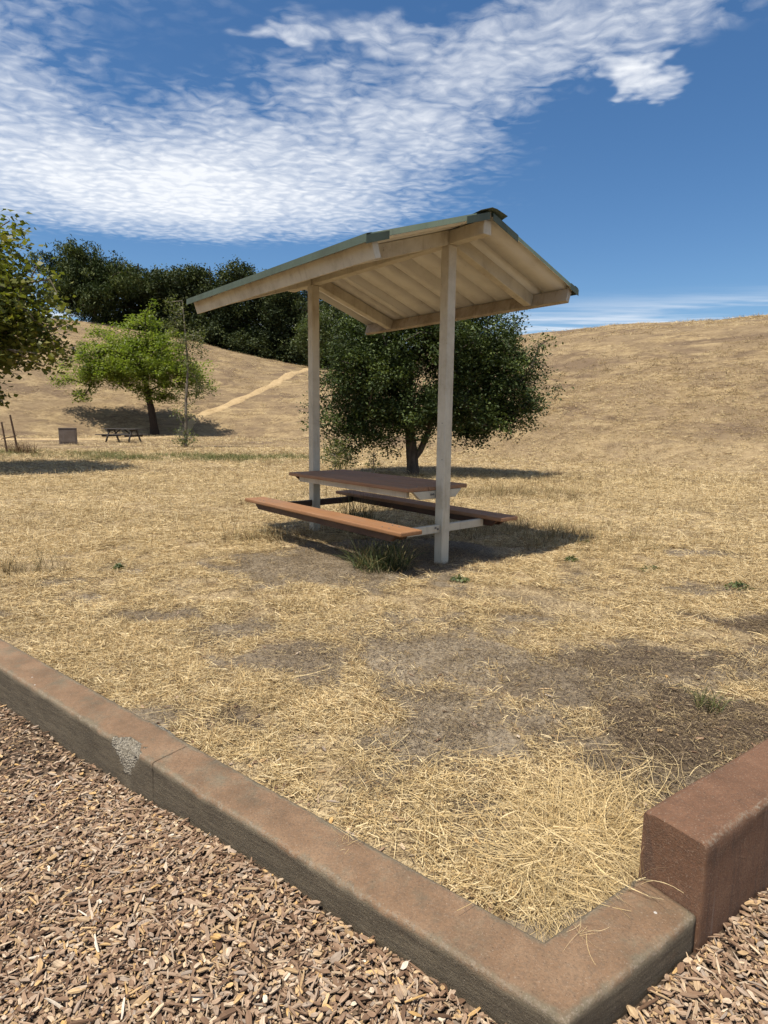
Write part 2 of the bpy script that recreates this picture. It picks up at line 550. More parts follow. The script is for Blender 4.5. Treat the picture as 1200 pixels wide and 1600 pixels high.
def m_chip():
    m, t = mat('wood_chip')
    rnd = t.new('ShaderNodeObjectInfo').outputs['Random']
    P = t.new('ShaderNodeTexCoord').outputs['Object']
    c = t.colors(rnd, [(0.0, (0.10, 0.058, 0.036)), (0.18, (0.20, 0.125, 0.082)), (0.38, (0.29, 0.195, 0.132)), (0.55, (0.39, 0.285, 0.205)),
                       (0.68, (0.30, 0.25, 0.21)), (0.76, (0.43, 0.29, 0.15)), (0.88, (0.52, 0.43, 0.34)), (0.97, (0.55, 0.35, 0.14)), (1.0, (0.70, 0.63, 0.54))])
    g = t.noise(t.mapping(P, scale=(0.12, 1, 1)), 260, 3, 0.6)
    c = t.mix(t.ramp(g, 0.35, 0.7, 0.4, 0.0), c, (0.075, 0.048, 0.03))
    c = t.mix(1.0, c, (1.02, 1.0, 0.97), 'MULTIPLY')
    setb(t, c, 0.85, 0.25)
    bump(t, g, 0.5, 0.002)
    return m


def m_straw(name, tint=(1, 1, 1)):
    m, t = mat(name)
    rnd = t.new('ShaderNodeObjectInfo').outputs['Random']
    col = attr(t, 'Col', 'Color')
    col = t.mix(1.0, col, tint, 'MULTIPLY')
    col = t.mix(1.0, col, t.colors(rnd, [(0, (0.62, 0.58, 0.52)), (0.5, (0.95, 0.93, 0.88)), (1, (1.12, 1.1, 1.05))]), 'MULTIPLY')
    setb(t, col, 0.6, 0.25)
    tr = t.new('ShaderNodeBsdfTranslucent')
    t.put(tr.inputs[0], col)
    mx = t.new('ShaderNodeMixShader')
    mx.inputs[0].default_value = 0.22
    t.l.new(t.bsdf.outputs[0], mx.inputs[1])
    t.l.new(tr.outputs[0], mx.inputs[2])
    t.l.new(mx.outputs[0], t.out.inputs[0])
    return m


def m_leaf(name, stops, trans=0.3, rough=0.5, spec=0.35):
    """leaf colours vary by the leaf's own random number"""
    m, t = mat(name)
    r = attr(t, 'rnd')
    col = t.colors(r, stops)
    setb(t, col, rough, spec)
    tr = t.new('ShaderNodeBsdfTranslucent')
    t.put(tr.inputs[0], t.mix(1.0, col, (1.5, 1.7, 0.7), 'MULTIPLY'))
    mx = t.new('ShaderNodeMixShader')
    mx.inputs[0].default_value = trans
    t.l.new(t.bsdf.outputs[0], mx.inputs[1])
    t.l.new(tr.outputs[0], mx.inputs[2])
    t.l.new(mx.outputs[0], t.out.inputs[0])
    return m


def m_bark(name, a, b, scale=14):
    m, t = mat(name)
    P = t.new('ShaderNodeTexCoord').outputs['Object']
    n = t.noise(t.mapping(P, scale=(1, 1, 0.25)), scale, 6, 0.7, 0.5)
    setb(t, t.colors(n, [(0.3, a), (0.7, b)]), 0.9, 0.2)
    bump(t, n, 0.9, 0.02)
    return m


def m_paint(name, base, dirt, amount=0.35, rough=0.55, rust=0.0, streak=1):
    m, t = mat(name)
    P = t.new('ShaderNodeTexCoord').outputs['Object']
    n = t.noise(P, 3.2, 6, 0.7)
    s = t.noise(t.mapping(P, scale=(1, 1, 0.12)), 18, 5, 0.65)
    f = t.noise(P, 70, 4, 0.65)
    col = t.mix(t.math('MULTIPLY', t.ramp(n, 0.40, 0.72), amount), base, dirt)
    col = t.mix(t.math('MULTIPLY', t.ramp(s, 0.50, 0.74), amount * streak), col, dirt)
    col = t.mix(t.ramp(t.math('ADD', f, t.math('MULTIPLY', n, 0.5)), 0.92, 1.02, 0, 0.75), col, tuple(c * 0.35 for c in dirt))
    if rust:
        r = t.noise(P, 9, 6, 0.75)
        col = t.mix(t.ramp(r, 0.60, 0.70, 0, rust), col, (0.10, 0.04, 0.02))
    setb(t, col, t.ramp(n, 0.3, 0.7, rough - 0.1, rough + 0.15), 0.35)
    bump(t, t.math('ADD', f, n), 0.25, 0.003)
    return m


def m_plank(name, a, b, grey, amount=0.5, rough=0.5):
    m, t = mat(name)
    P = t.new('ShaderNodeTexCoord').outputs['Object']
    g = t.noise(t.mapping(P, scale=(0.06, 1, 1)), 55, 5, 0.65, 0.3)
    n = t.noise(t.mapping(P, scale=(0.5, 1, 1)), 3.5, 6, 0.65)
    f = t.noise(P, 120, 3, 0.7)
    col = t.colors(g, [(0.3, a), (0.7, b)])
    col = t.mix(t.ramp(n, 0.42, 0.68, 0, amount), col, grey)
    col = t.mix(t.ramp(f, 0.60, 0.74, 0, 0.45), col, (0.30, 0.24, 0.19))
    setb(t, col, t.ramp(n, 0.3, 0.7, rough - 0.12, rough + 0.18), 0.4)
    bump(t, t.math('ADD', g, t.math('MULTIPLY', f, 0.3)), 0.35, 0.002)
    return m


M = {}
M['ground'] = m_ground()
M['path'] = m_path()
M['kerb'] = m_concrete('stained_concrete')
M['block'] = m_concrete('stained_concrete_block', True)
M['chip'] = m_chip()
M['straw'] = m_straw('straw')
M['green_grass'] = m_straw('green_grass')
M['cream'] = m_paint('cream_paint', (0.50, 0.455, 0.36), (0.23, 0.175, 0.11), 0.42)
M['soffit'] = m_paint('soffit_paint', (0.63, 0.61, 0.555), (0.43, 0.395, 0.33), 0.35, streak=0)
M['roof_green'] = m_paint('green_roof_paint', (0.06, 0.08, 0.055), (0.035, 0.043, 0.032), 0.5)
M['stained'] = m_paint('water_stained_paint', (0.36, 0.30, 0.22), (0.13, 0.09, 0.055), 0.6, rust=0.3)
M['seat'] = m_plank('brown_plank', (0.185, 0.086, 0.036), (0.265, 0.132, 0.058), (0.18, 0.115, 0.075), 0.55, 0.65)
M['top'] = m_plank('weathered_brown_plank', (0.21, 0.105, 0.052), (0.31, 0.165, 0.085), (0.22, 0.155, 0.115), 0.5, 0.72)
M['brown_steel'] = m_paint('dark_brown_steel', (0.07, 0.035, 0.022), (0.04, 0.025, 0.02), 0.4)
M['steel'] = m_paint('bolt_steel', (0.16, 0.15, 0.14), (0.07, 0.05, 0.04), 0.6, 0.4)
M['bark_oak'] = m_bark('oak_bark', (0.035, 0.028, 0.022), (0.13, 0.105, 0.085))
M['bark_dark'] = m_bark('dark_bark', (0.018, 0.012, 0.009), (0.06, 0.042, 0.03))
M['bark_pale'] = m_bark('pale_bark', (0.09, 0.075, 0.055), (0.26, 0.22, 0.17))
M['grey_wood'] = m_plank('grey_weathered_wood', (0.028, 0.023, 0.02), (0.065, 0.054, 0.047), (0.09, 0.08, 0.072), 0.5, 0.7)
M['brown_panel'] = m_paint('weathered_brown_panel', (0.115, 0.088, 0.072), (0.20, 0.17, 0.15), 0.5, 0.8)
M['stake'] = m_bark('stake_wood', (0.05, 0.03, 0.02), (0.12, 0.075, 0.05))
M['oak_leaf'] = m_leaf('oak_leaf', [(0, (0.016, 0.025, 0.009)), (0.5, (0.034, 0.050, 0.016)), (0.75, (0.065, 0.090, 0.026)), (1, (0.15, 0.18, 0.055))], 0.16, 0.6, 0.18)
M['far_leaf'] = m_leaf('dark_oak_leaf', [(0, (0.014, 0.022, 0.010)), (0.5, (0.034, 0.047, 0.019)), (1, (0.10, 0.115, 0.042))], 0.12, 0.65, 0.15)
M['pine_leaf'] = m_leaf('pine_needles', [(0, (0.016, 0.026, 0.011)), (0.5, (0.042, 0.060, 0.021)), (1, (0.11, 0.125, 0.042))], 0.12, 0.65, 0.15)
M['green_leaf'] = m_leaf('bright_green_leaf', [(0, (0.07, 0.10, 0.017)), (0.5, (0.15, 0.185, 0.034)), (1, (0.26, 0.28, 0.07))], 0.45, 0.5)
M['maple_leaf'] = m_leaf('autumn_tinged_leaf', [(0, (0.055, 0.068, 0.015)), (0.45, (0.11, 0.12, 0.026)), (0.85, (0.17, 0.165, 0.036)), (0.96, (0.17, 0.13, 0.035)), (1, (0.22, 0.12, 0.05))], 0.36, 0.5)
M['olive_leaf'] = m_leaf('olive_leaf', [(0, (0.05, 0.06, 0.02)), (0.6, (0.10, 0.115, 0.04)), (1, (0.18, 0.17, 0.07))], 0.3, 0.5)
M['weed_leaf'] = m_leaf('weed_leaf', [(0, (0.04, 0.055, 0.02)), (0.6, (0.085, 0.11, 0.04)), (1, (0.16, 0.17, 0.07))], 0.25, 0.5)

# ------------------------------------------------------------------ ground
def build_ground():
    n_r = 470
    r = 0.35 * (420 / 0.35) ** (np.arange(n_r) / (n_r - 1))
    az = np.concatenate([np.arange(-180, -46, 2.5), np.arange(-46, 46, 0.32), np.arange(46, 180, 2.5)])
    A, R = np.meshgrid(np.radians(az), r)
    x, y = (R * np.sin(A)), (R * np.cos(A))
    z = terrain(x, y)
    ld, _, _ = lawn_dist(x, y)
    z = np.where(ld < -0.075, -0.42, z)
    bare, dark = bareness(x, y)
    d = np.hypot(x, y)
    hill = np.maximum(sstep(d, 14, 30), sstep(z, 0.3, 1.2))
    V = np.stack([x, y, z], -1).reshape(-1, 3)
    na = len(az)
    i = np.arange(n_r - 1)[:, None] * na; j = np.arange(na)[None, :]; j2 = (j + 1) % na
    F = np.stack([i + j, i + j2, i + na + j2, i + na + j], -1).reshape(-1, 4)[:, ::-1]
    c = len(V)
    V = np.vstack([V, [[0, 0, -0.42]]])
    T = np.stack([np.full(na, c), j2[0], j[0]], -1)[:, ::-1]
    ex = lambda a: np.append(a.ravel(), 0)
    me = np_mesh('ground', V, [F, T], True, dict(bare=ex(bare), dark=ex(dark), hill=ex(hill), green=ex(green_amount(x, y))))
    tag(obj('ground', me, M['ground']), kind='structure')


build_ground()


def drape(name, pts, widths, lift, material):
    """a trodden strip lying on the ground along a line"""
    pts = np.array(pts, float)
    seg = np.hypot(*(pts[1:] - pts[:-1]).T)
    s = np.concatenate([[0], np.cumsum(seg)])
    q = np.arange(0, s[-1], 0.35)
    def sm(v):
        a = np.interp(q, s, v)
        k = np.ones(13) / 13
        return np.convolve(np.pad(a, 6, mode='edge'), k, 'valid')
    cx, cy = sm(pts[:, 0]), sm(pts[:, 1])
    w = np.interp(q, s, widths)
    tx, ty = np.gradient(cx), np.gradient(cy)
    L = np.hypot(tx, ty); nx, ny = -ty / L, tx / L
    V = []
    K = 9
    for k in range(K):
        o = (k / (K - 1) - 0.5) * w * (1 + 0.5 * (vnoise(q / 1.3, q * 0 + k // 5 * 7, 77) - 0.5))
        px, py = cx + nx * o, cy + ny * o
        edge = 1 - abs(k / (K - 1) - 0.5) * 2
        V.append(np.stack([px, py, terrain(px, py) + lift * (0.25 + min(1, edge * 3)) - 0.05 * (edge == 0)], -1))
    V = np.stack(V, 1)
    n = len(q)
    i = np.arange(n - 1)[:, None] * K; j = np.arange(K - 1)[None]
    F = np.stack([i + j, i + j + 1, i + K + j + 1, i + K + j], -1).reshape(-1, 4)
    return tag(obj(name, np_mesh(name, V.reshape(-1, 3), F, True), material), kind='structure')


PATH_PTS = [(-44.0, 36.0), (-30.0, 36.0), (-21.0, 36.2), (-16.6, 38.5), (-15.7, 44.0), (-15.94, 50.15), (-14.54, 52.8),
            (-12.99, 55.68), (-11.04, 61.19), (-9.4, 73.6), (-8.6, 84.0), (-8.0, 95.0)]
drape('dirt_path', PATH_PTS, [1.5, 1.5, 1.5, 1.3, 1.0, 0.9, 0.9, 0.95, 1.0, 1.1, 1.1, 1.1], 0.05, M['path'])

# ------------------------------------------------------------------ kerbs
def kerb_mesh(name, path, zt_fn, zb, width, closed_ends, breaks=(), seed=0, mitre_at=None, tall=False):
    """sweep a rounded kerb section along an inner edge line; stations: list of (inner xy, outer xy, along)"""
    # section points from the inner foot, over the top, to the outer foot: (fraction across, height, kind)
    r = 0.010 if not tall else 0.013
    prof = [(0.0, None, 'i'), (0.0, -r, 'i'), (0.3 * r / width, -0.3 * r, 'i'), (r / width, 0.0, 'e')]
    K = 9
    prof += [(r / width + (1 - 2 * r / width) * k / K, 0.0, 't') for k in range(1, K)]
    prof += [(1 - r / width, 0.0, 'e'), (1 - 0.3 * r / width, -0.3 * r, 'e'), (1.0, -r, 'e')]
    prof += [(1.0, -0.03 - 0.03 * k, 's') for k in range(5)] + [(1.0, None, 's')]
    V, stain, edge, broken, side = [], [], [], [], []
    n = len(path)
    for (pi, po, along) in path:
        pi, po = np.array(pi), np.array(po)
        zt = zt_fn(along)
        for (f, h, kd) in prof:
            q = pi + (po - pi) * f
            z = zb if h is None else zt + h
            x, y = q
            jit = (vnoise(along * 9, f * 7 + z * 11, seed) - 0.5)
            br = 0.0
            for (ba, bw, bd) in breaks:
                # a bite out of the outer top edge
                dd = math.hypot((along - ba) / bw, (1 - f) * width / 0.055 if kd in 'te' else 0.0, max(0, (zt - z)) / 0.10)
                ww = 1.15 + 0.7 * (float(vnoise(along * 40, f * 20 + z * 50, seed + 3)) - 0.5)
                if dd < ww:
                    br = max(br, 1 - (dd / ww) ** 2)
            if kd == 'e':
                z += -0.004 * max(0, float(vnoise(along * 25, f * 3, seed + 5)) - 0.55) * 6
                q = q + (pi - po) / np.linalg.norm(po - pi) * 0.010 * max(0, float(vnoise(along * 14, 3.3, seed + 9)) - 0.6) * (1 if f > 0.5 else -1)
            if kd == 't':
                z += (float(fbm(np.array(along * 3), np.array(f * 2), seed + 7, 3)) - 0.5) * 0.006
            if kd == 's' and h is not None:
                q = q + (po - pi) / np.linalg.norm(po - pi) * 0.006 * jit
            if br > 0:
                rough = 0.6 * float(vnoise(along * 70, f * 30 + z * 45, seed + 12)) + 0.4 * float(vnoise(along * 160, f * 80 + z * 120, seed + 14))
                z -= br * (0.015 + 0.045 * rough) * (1 if kd in 'te' else 0.25)
                q = q + (pi - po) / np.linalg.norm(po - pi) * br * (0.012 + 0.022 * rough)
            V.append((q[0], q[1], z))
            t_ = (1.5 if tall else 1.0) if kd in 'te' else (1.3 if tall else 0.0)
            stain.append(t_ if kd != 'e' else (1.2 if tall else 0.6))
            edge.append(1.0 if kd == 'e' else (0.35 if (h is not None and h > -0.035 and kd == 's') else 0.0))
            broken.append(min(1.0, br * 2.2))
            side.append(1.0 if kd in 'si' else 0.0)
    P = len(prof)
    i = np.arange(n - 1)[:, None] * P; j = np.arange(P - 1)[None]
    F = np.stack([i + j, i + P + j, i + P + j + 1, i + j + 1], -1).reshape(-1, 4)
    faces = [F]
    me = np_mesh(name, np.array(V), faces, True, dict(stain=stain, edge=edge, broken=broken, side=side))
    b = bmesh.new(); b.from_mesh(me)
    b.verts.ensure_lookup_table()
    for base, flip in ((0, False), ((n - 1) * P, True)):
        vs = [b.verts[base + k] for k in range(P)]
        b.faces.new(vs[::-1] if flip else vs)
    bmesh.ops.recalc_face_normals(b, faces=b.faces)
    b.to_mesh(me); b.free()
    return me


LEFT_LEN, ARM_LEN, TALL_LEN = 11.0, 0.415, 5.5
# the mitre at the corner: outer lines meet
oL = KC - NL * KW; oR = KC - NR * KW
A_ = np.array([DL, -DR]).T
tt_ = np.linalg.solve(A_, oR - oL)
KO = oL + DL * tt_[0]                          # outer corner
kerb = empty('concrete_kerb', (float(KO[0]), float(KO[1]), 0))
tag(kerb, 'low red-brown stained concrete kerb with a chipped edge, between wood chips and dry grass', 'kerb')
kerb_off = np.array([KO[0], KO[1]])


def left_station(a):                           # a metres from the inner corner; the outer line is slid to meet the mitre
    shift = np.dot(KO - (KC - NL * KW), DL)
    o = KC - NL * KW + DL * (a + shift * max(0.0, 1 - a / 0.35))
    return (KC + DL * a - kerb_off, o - kerb_off, a)


def arm_station(a):
    shift = np.dot(KO - (KC - NR * KW), DR)
    o = KC - NR * KW + DR * (a + shift * max(0.0, 1 - a / ARM_LEN))
    return (KC + DR * a - kerb_off, o - kerb_off, -a)


JOINTS = [0.0, 1.545, 4.6, 7.8, LEFT_LEN]
for k in range(4):
    a0, a1 = JOINTS[k] + (0.0006 if k else 0), JOINTS[k + 1] - 0.0006
    step = 0.012 if k < 2 else 0.05
    st = [left_station(a) for a in np.linspace(a0, a1, int((a1 - a0) / step) + 2)]
    if k == 0:
        st = [arm_station(a) for a in np.linspace(ARM_LEN, 0.012, 36)] + st
    br = [(1.76, 0.10, 1)] if k == 1 else []
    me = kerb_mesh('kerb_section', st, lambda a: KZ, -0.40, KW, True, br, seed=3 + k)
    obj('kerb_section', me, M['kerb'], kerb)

blk0 = KC + DR * (ARM_LEN + 0.003)
blk = []
for a in np.linspace(0, TALL_LEN, 300):
    blk.append((DR * a, DR * a - NR * (KW + 0.006), a))
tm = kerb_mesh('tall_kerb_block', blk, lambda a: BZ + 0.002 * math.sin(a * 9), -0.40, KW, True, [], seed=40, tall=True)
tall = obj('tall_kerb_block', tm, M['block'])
tall.location = (blk0[0], blk0[1], 0)
tag(tall, 'tall red-brown stained concrete block wall standing above the kerb at the right edge', 'wall')

# ------------------------------------------------------------------ instancing of uncountable small stuff
def proto_coll(name, objs):
    c = bpy.data.collections.new(name)
    for o in objs:
        c.objects.link(o)
    return c


def scatter(name, coll, pts, rot, scl, idx, kind='stuff', parent=None, label=None):
    me = bpy.data.meshes.new(name)
    n = len(pts)
    me.vertices.add(n)
    me.vertices.foreach_set('co', np.asarray(pts, np.float32).ravel())
    a = me.attributes.new('rot', 'FLOAT_VECTOR', 'POINT'); a.data.foreach_set('vector', np.asarray(rot, np.float32).ravel())
    a = me.attributes.new('scl', 'FLOAT_VECTOR', 'POINT'); a.data.foreach_set('vector', np.asarray(scl, np.float32).ravel())
    a = me.attributes.new('idx', 'INT', 'POINT'); a.data.foreach_set('value', np.asarray(idx, np.int32))
    o = bpy.data.objects.new(name, me)
    COL.objects.link(o)
    if parent is not None:
        o.parent = parent
    g = bpy.data.node_groups.new(name + '_instances', 'GeometryNodeTree')
    g.interface.new_socket('Geometry', in_out='INPUT', socket_type='NodeSocketGeometry')
    g.interface.new_socket('Geometry', in_out='OUTPUT', socket_type='NodeSocketGeometry')
    N = g.nodes
    gi, go = N.new('NodeGroupInput'), N.new('NodeGroupOutput')
    ci = N.new('GeometryNodeCollectionInfo')
    ci.inputs['Collection'].default_value = coll
    ci.inputs['Separate Children'].default_value = True
    ci.inputs['Reset Children'].default_value = True
    ip = N.new('GeometryNodeInstanceOnPoints')
    ip.inputs['Pick Instance'].default_value = True
    def na(nm, typ):
        q = N.new('GeometryNodeInputNamedAttribute'); q.data_type = typ
        q.inputs['Name'].default_value = nm
        return q.outputs['Attribute']
    e2r = N.new('FunctionNodeEulerToRotation')
    L = g.links
    L.new(na('rot', 'FLOAT_VECTOR'), e2r.inputs[0])
    L.new(gi.outputs[0], ip.inputs['Points'])
    L.new(ci.outputs[0], ip.inputs['Instance'])
    L.new(na('idx', 'INT'), ip.inputs['Instance Index'])
    L.new(e2r.outputs[0], ip.inputs['Rotation'])
    L.new(na('scl', 'FLOAT_VECTOR'), ip.inputs['Scale'])
    L.new(ip.outputs[0], go.inputs[0])
    md = o.modifiers.new('instances', 'NODES')
    md.node_group = g
    o['kind'] = kind
    if label: o['label'] = label
    return o

# ------------------------------------------------------------------ wood chips
def chip_height(x, y):
    t = (x - KO[0]) * DL[0] + (y - KO[1]) * DL[1]
    z = np.interp(t, [-0.8, -0.3, 0, 0.43, 1.1, 1.85, 3.0, 6], [-0.05, -0.05, -0.058, -0.068, -0.08, -0.133, -0.16, -0.16])
    return z + (fbm(x / 0.35, y / 0.35, 91, 3) - 0.5) * 0.035 - 0.008


def build_chip_bed():
    gx, gy = np.meshgrid(np.arange(-7.5, 6.5, 0.05), np.arange(-3.0, 6.0, 0.05))
    ld, _, _ = lawn_dist(gx, gy)
    V = np.stack([gx, gy, chip_height(gx, gy) - 0.012], -1)
    ny, nx = gx.shape
    i = np.arange(ny - 1)[:, None] * nx; j = np.arange(nx - 1)[None]
    F = np.stack([i + j, i + j + 1, i + nx + j + 1, i + nx + j], -1).reshape(-1, 4)
    keep = (ld.ravel()[F] < -0.08).all(1)
    used = np.unique(F[keep])
    remap = np.full(gx.size, -1); remap[used] = np.arange(len(used))
    m, t = mat('chip_bed_soil')
    P = t.new('ShaderNodeTexCoord').outputs['Object']
    c = t.voronoi(t.mapping(P, scale=(1, 0.6, 1)), 55, 'F1', 'Color')
    sc = t.new('ShaderNodeSeparateColor'); t.put(sc.inputs[0], c)
    setb(t, t.colors(sc.outputs[0], [(0, (0.03, 0.02, 0.014)), (0.6, (0.085, 0.06, 0.042)), (1, (0.16, 0.115, 0.08))]), 0.95, 0.1)  # bed colour darkened so the gaps between chips read as shadow
    bump(t, t.voronoi(P, 55), 1.0, 0.01)
    o = obj('wood_chip_bed', np_mesh('wood_chip_bed', V.reshape(-1, 3)[used], remap[F[keep]], True), m)
    return tag(o, kind='structure')


def chip_mesh(k):
    r = random.Random(100 + k)
    L = r.uniform(0.018, 0.050) * (1.15 if k % 4 == 0 else 0.9); W = r.uniform(0.005, 0.010) if k % 3 == 1 else r.uniform(0.009, 0.018); H = r.uniform(0.003, 0.006)
    if k >= 14:
        L, W, H = r.uniform(0.06, 0.085), r.uniform(0.004, 0.007), 0.003
    if k >= 17:
        L, W, H = r.uniform(0.012, 0.018), r.uniform(0.010, 0.015), 0.004
    b = bmesh.new()
    n = 4
    rings = []
    for i in range(n):
        f = i / (n - 1) - 0.5
        w = W * (1 - 0.55 * abs(2 * f) ** 2.2 * r.uniform(0.5, 1.2)) * r.uniform(0.85, 1.1)
        h = H * (1 - 0.5 * abs(2 * f) ** 3) * r.uniform(0.8, 1.1)
        oy, oz = r.uniform(-1, 1) * W * 0.12, r.uniform(-1, 1) * H * 0.3
        sk = r.uniform(-1, 1) * L * 0.06
        rings.append([b.verts.new((f * L + sk * s1, oy + s1 * w / 2, oz + s2 * h / 2 * r.uniform(0.8, 1.1))) for s1, s2 in ((-1, -1), (1, -1), (1, 1), (-1, 1))])
    for a, c in zip(rings[:-1], rings[1:]):
        for q in range(4):
            b.faces.new((a[q], a[(q + 1) % 4], c[(q + 1) % 4], c[q]))
    b.faces.new(rings[0]); b.faces.new(rings[-1])
    me = bm_mesh('wood_chip', b)
    me.materials.append(M['chip'])
    return me


def build_chips():
    bed = build_chip_bed()
    meshes = [chip_mesh(k) for k in range(20)]
    protos = [bpy.data.objects.new('wood_chip_%02d' % k, me) for k, me in enumerate(meshes)]
    coll = proto_coll('wood_chip_shapes', protos)
    n = 125000
    x = np.concatenate([rng.uniform(-4.2, 2.9, n), rng.uniform(-1.7, 1.9, 60000)]); y = np.concatenate([rng.uniform(0.75, 5.6, n), rng.uniform(0.75, 2.4, 60000)])
    ld, _, _ = lawn_dist(x, y)
    vis = (np.abs(x) < 0.72 * y + 0.45)
    ok = (ld < -KW - 0.012) & vis
    x, y = x[ok], y[ok]
    d = np.hypot(x, y)
    # nearer than four metres the bed is covered twice over
    z = chip_height(x, y) + rng.uniform(-0.012, 0.010, len(x))
    rot = np.stack([rng.normal(0, 0.26, len(x)), rng.normal(0, 0.22, len(x)), rng.uniform(0, 6.283, len(x))], -1)
    s = (0.30 + 0.66 * rng.random(len(x)) ** 1.25) * np.where(rng.random(len(x)) < 0.05, 1.5, 1.0)
    idx = rng.integers(0, len(meshes), len(x))
    # the three hundred that show largest in the picture: large, near, on top
    u = np.abs(x / y); low = y > 1.18
    score = s * (1 / np.hypot(d, EYE - z)) + (z - chip_height(x, y)) * 12 + np.where((u < 0.62) & low, 2, 0)
    order = np.argsort(-score)
    big = order[:300]; rest = np.setdiff1d(np.arange(len(x)), big)
    for i in big:
        c = bpy.data.objects.new('wood_chip', meshes[idx[i]])
        c.location = (x[i], y[i], z[i] + 0.004); c.rotation_euler = rot[i]; c.scale = (s[i],) * 3
        COL.objects.link(c); c.parent = bed
    P = np.stack([x, y, z], -1)
    scatter('wood_chip_litter', coll, P[rest], rot[rest], np.repeat(s[rest, None], 3, 1), idx[rest], parent=bed)
    # chips strewn over the soil by the kerb
    n = 2600
    x = rng.uniform(-1.6, 2.4, n); y = rng.uniform(1.4, 4.2, n)
    ld, s1, s2 = lawn_dist(x, y)
    pr = np.exp(-np.abs(ld) / 0.5) * 0.9
    ok = (ld > 0.02) & (rng.random(n) < pr)
    x, y = x[ok], y[ok]
    z = terrain(x, y) + 0.006
    k = len(x)
    scatter('strewn_wood_chips', coll, np.stack([x, y, z], -1), np.stack([rng.normal(0, 0.2, k), rng.normal(0, 0.2, k), rng.uniform(0, 6.28, k)], -1),
            np.repeat(rng.uniform(0.5, 1.2, k)[:, None], 3, 1), rng.integers(0, len(meshes), k), label='wood chips strewn over the bare soil beside the kerb')


build_chips()

# ------------------------------------------------------------------ shelter
SL = Vector((-0.8642, 7.4536, 0.0)); SD = 2.2213
SA = math.atan2(-0.7665, 0.6422)
H = 2.943


def bolts(name, pts, normal, mat_, parent, r=0.009, h=0.006):
    for p in pts:
        b = bmesh.new()
        bmesh.ops.create_cone(b, cap_ends=True, segments=6, radius1=r, radius2=r * 0.85, depth=h)
        q = Vector((0, 0, 1)).rotation_difference(Vector(normal))
        bmesh.ops.rotate(b, matrix=q.to_matrix(), verts=b.verts)
        bmesh.ops.translate(b, vec=p, verts=b.verts)
        obj(name, bm_mesh(name, b), mat_, parent)


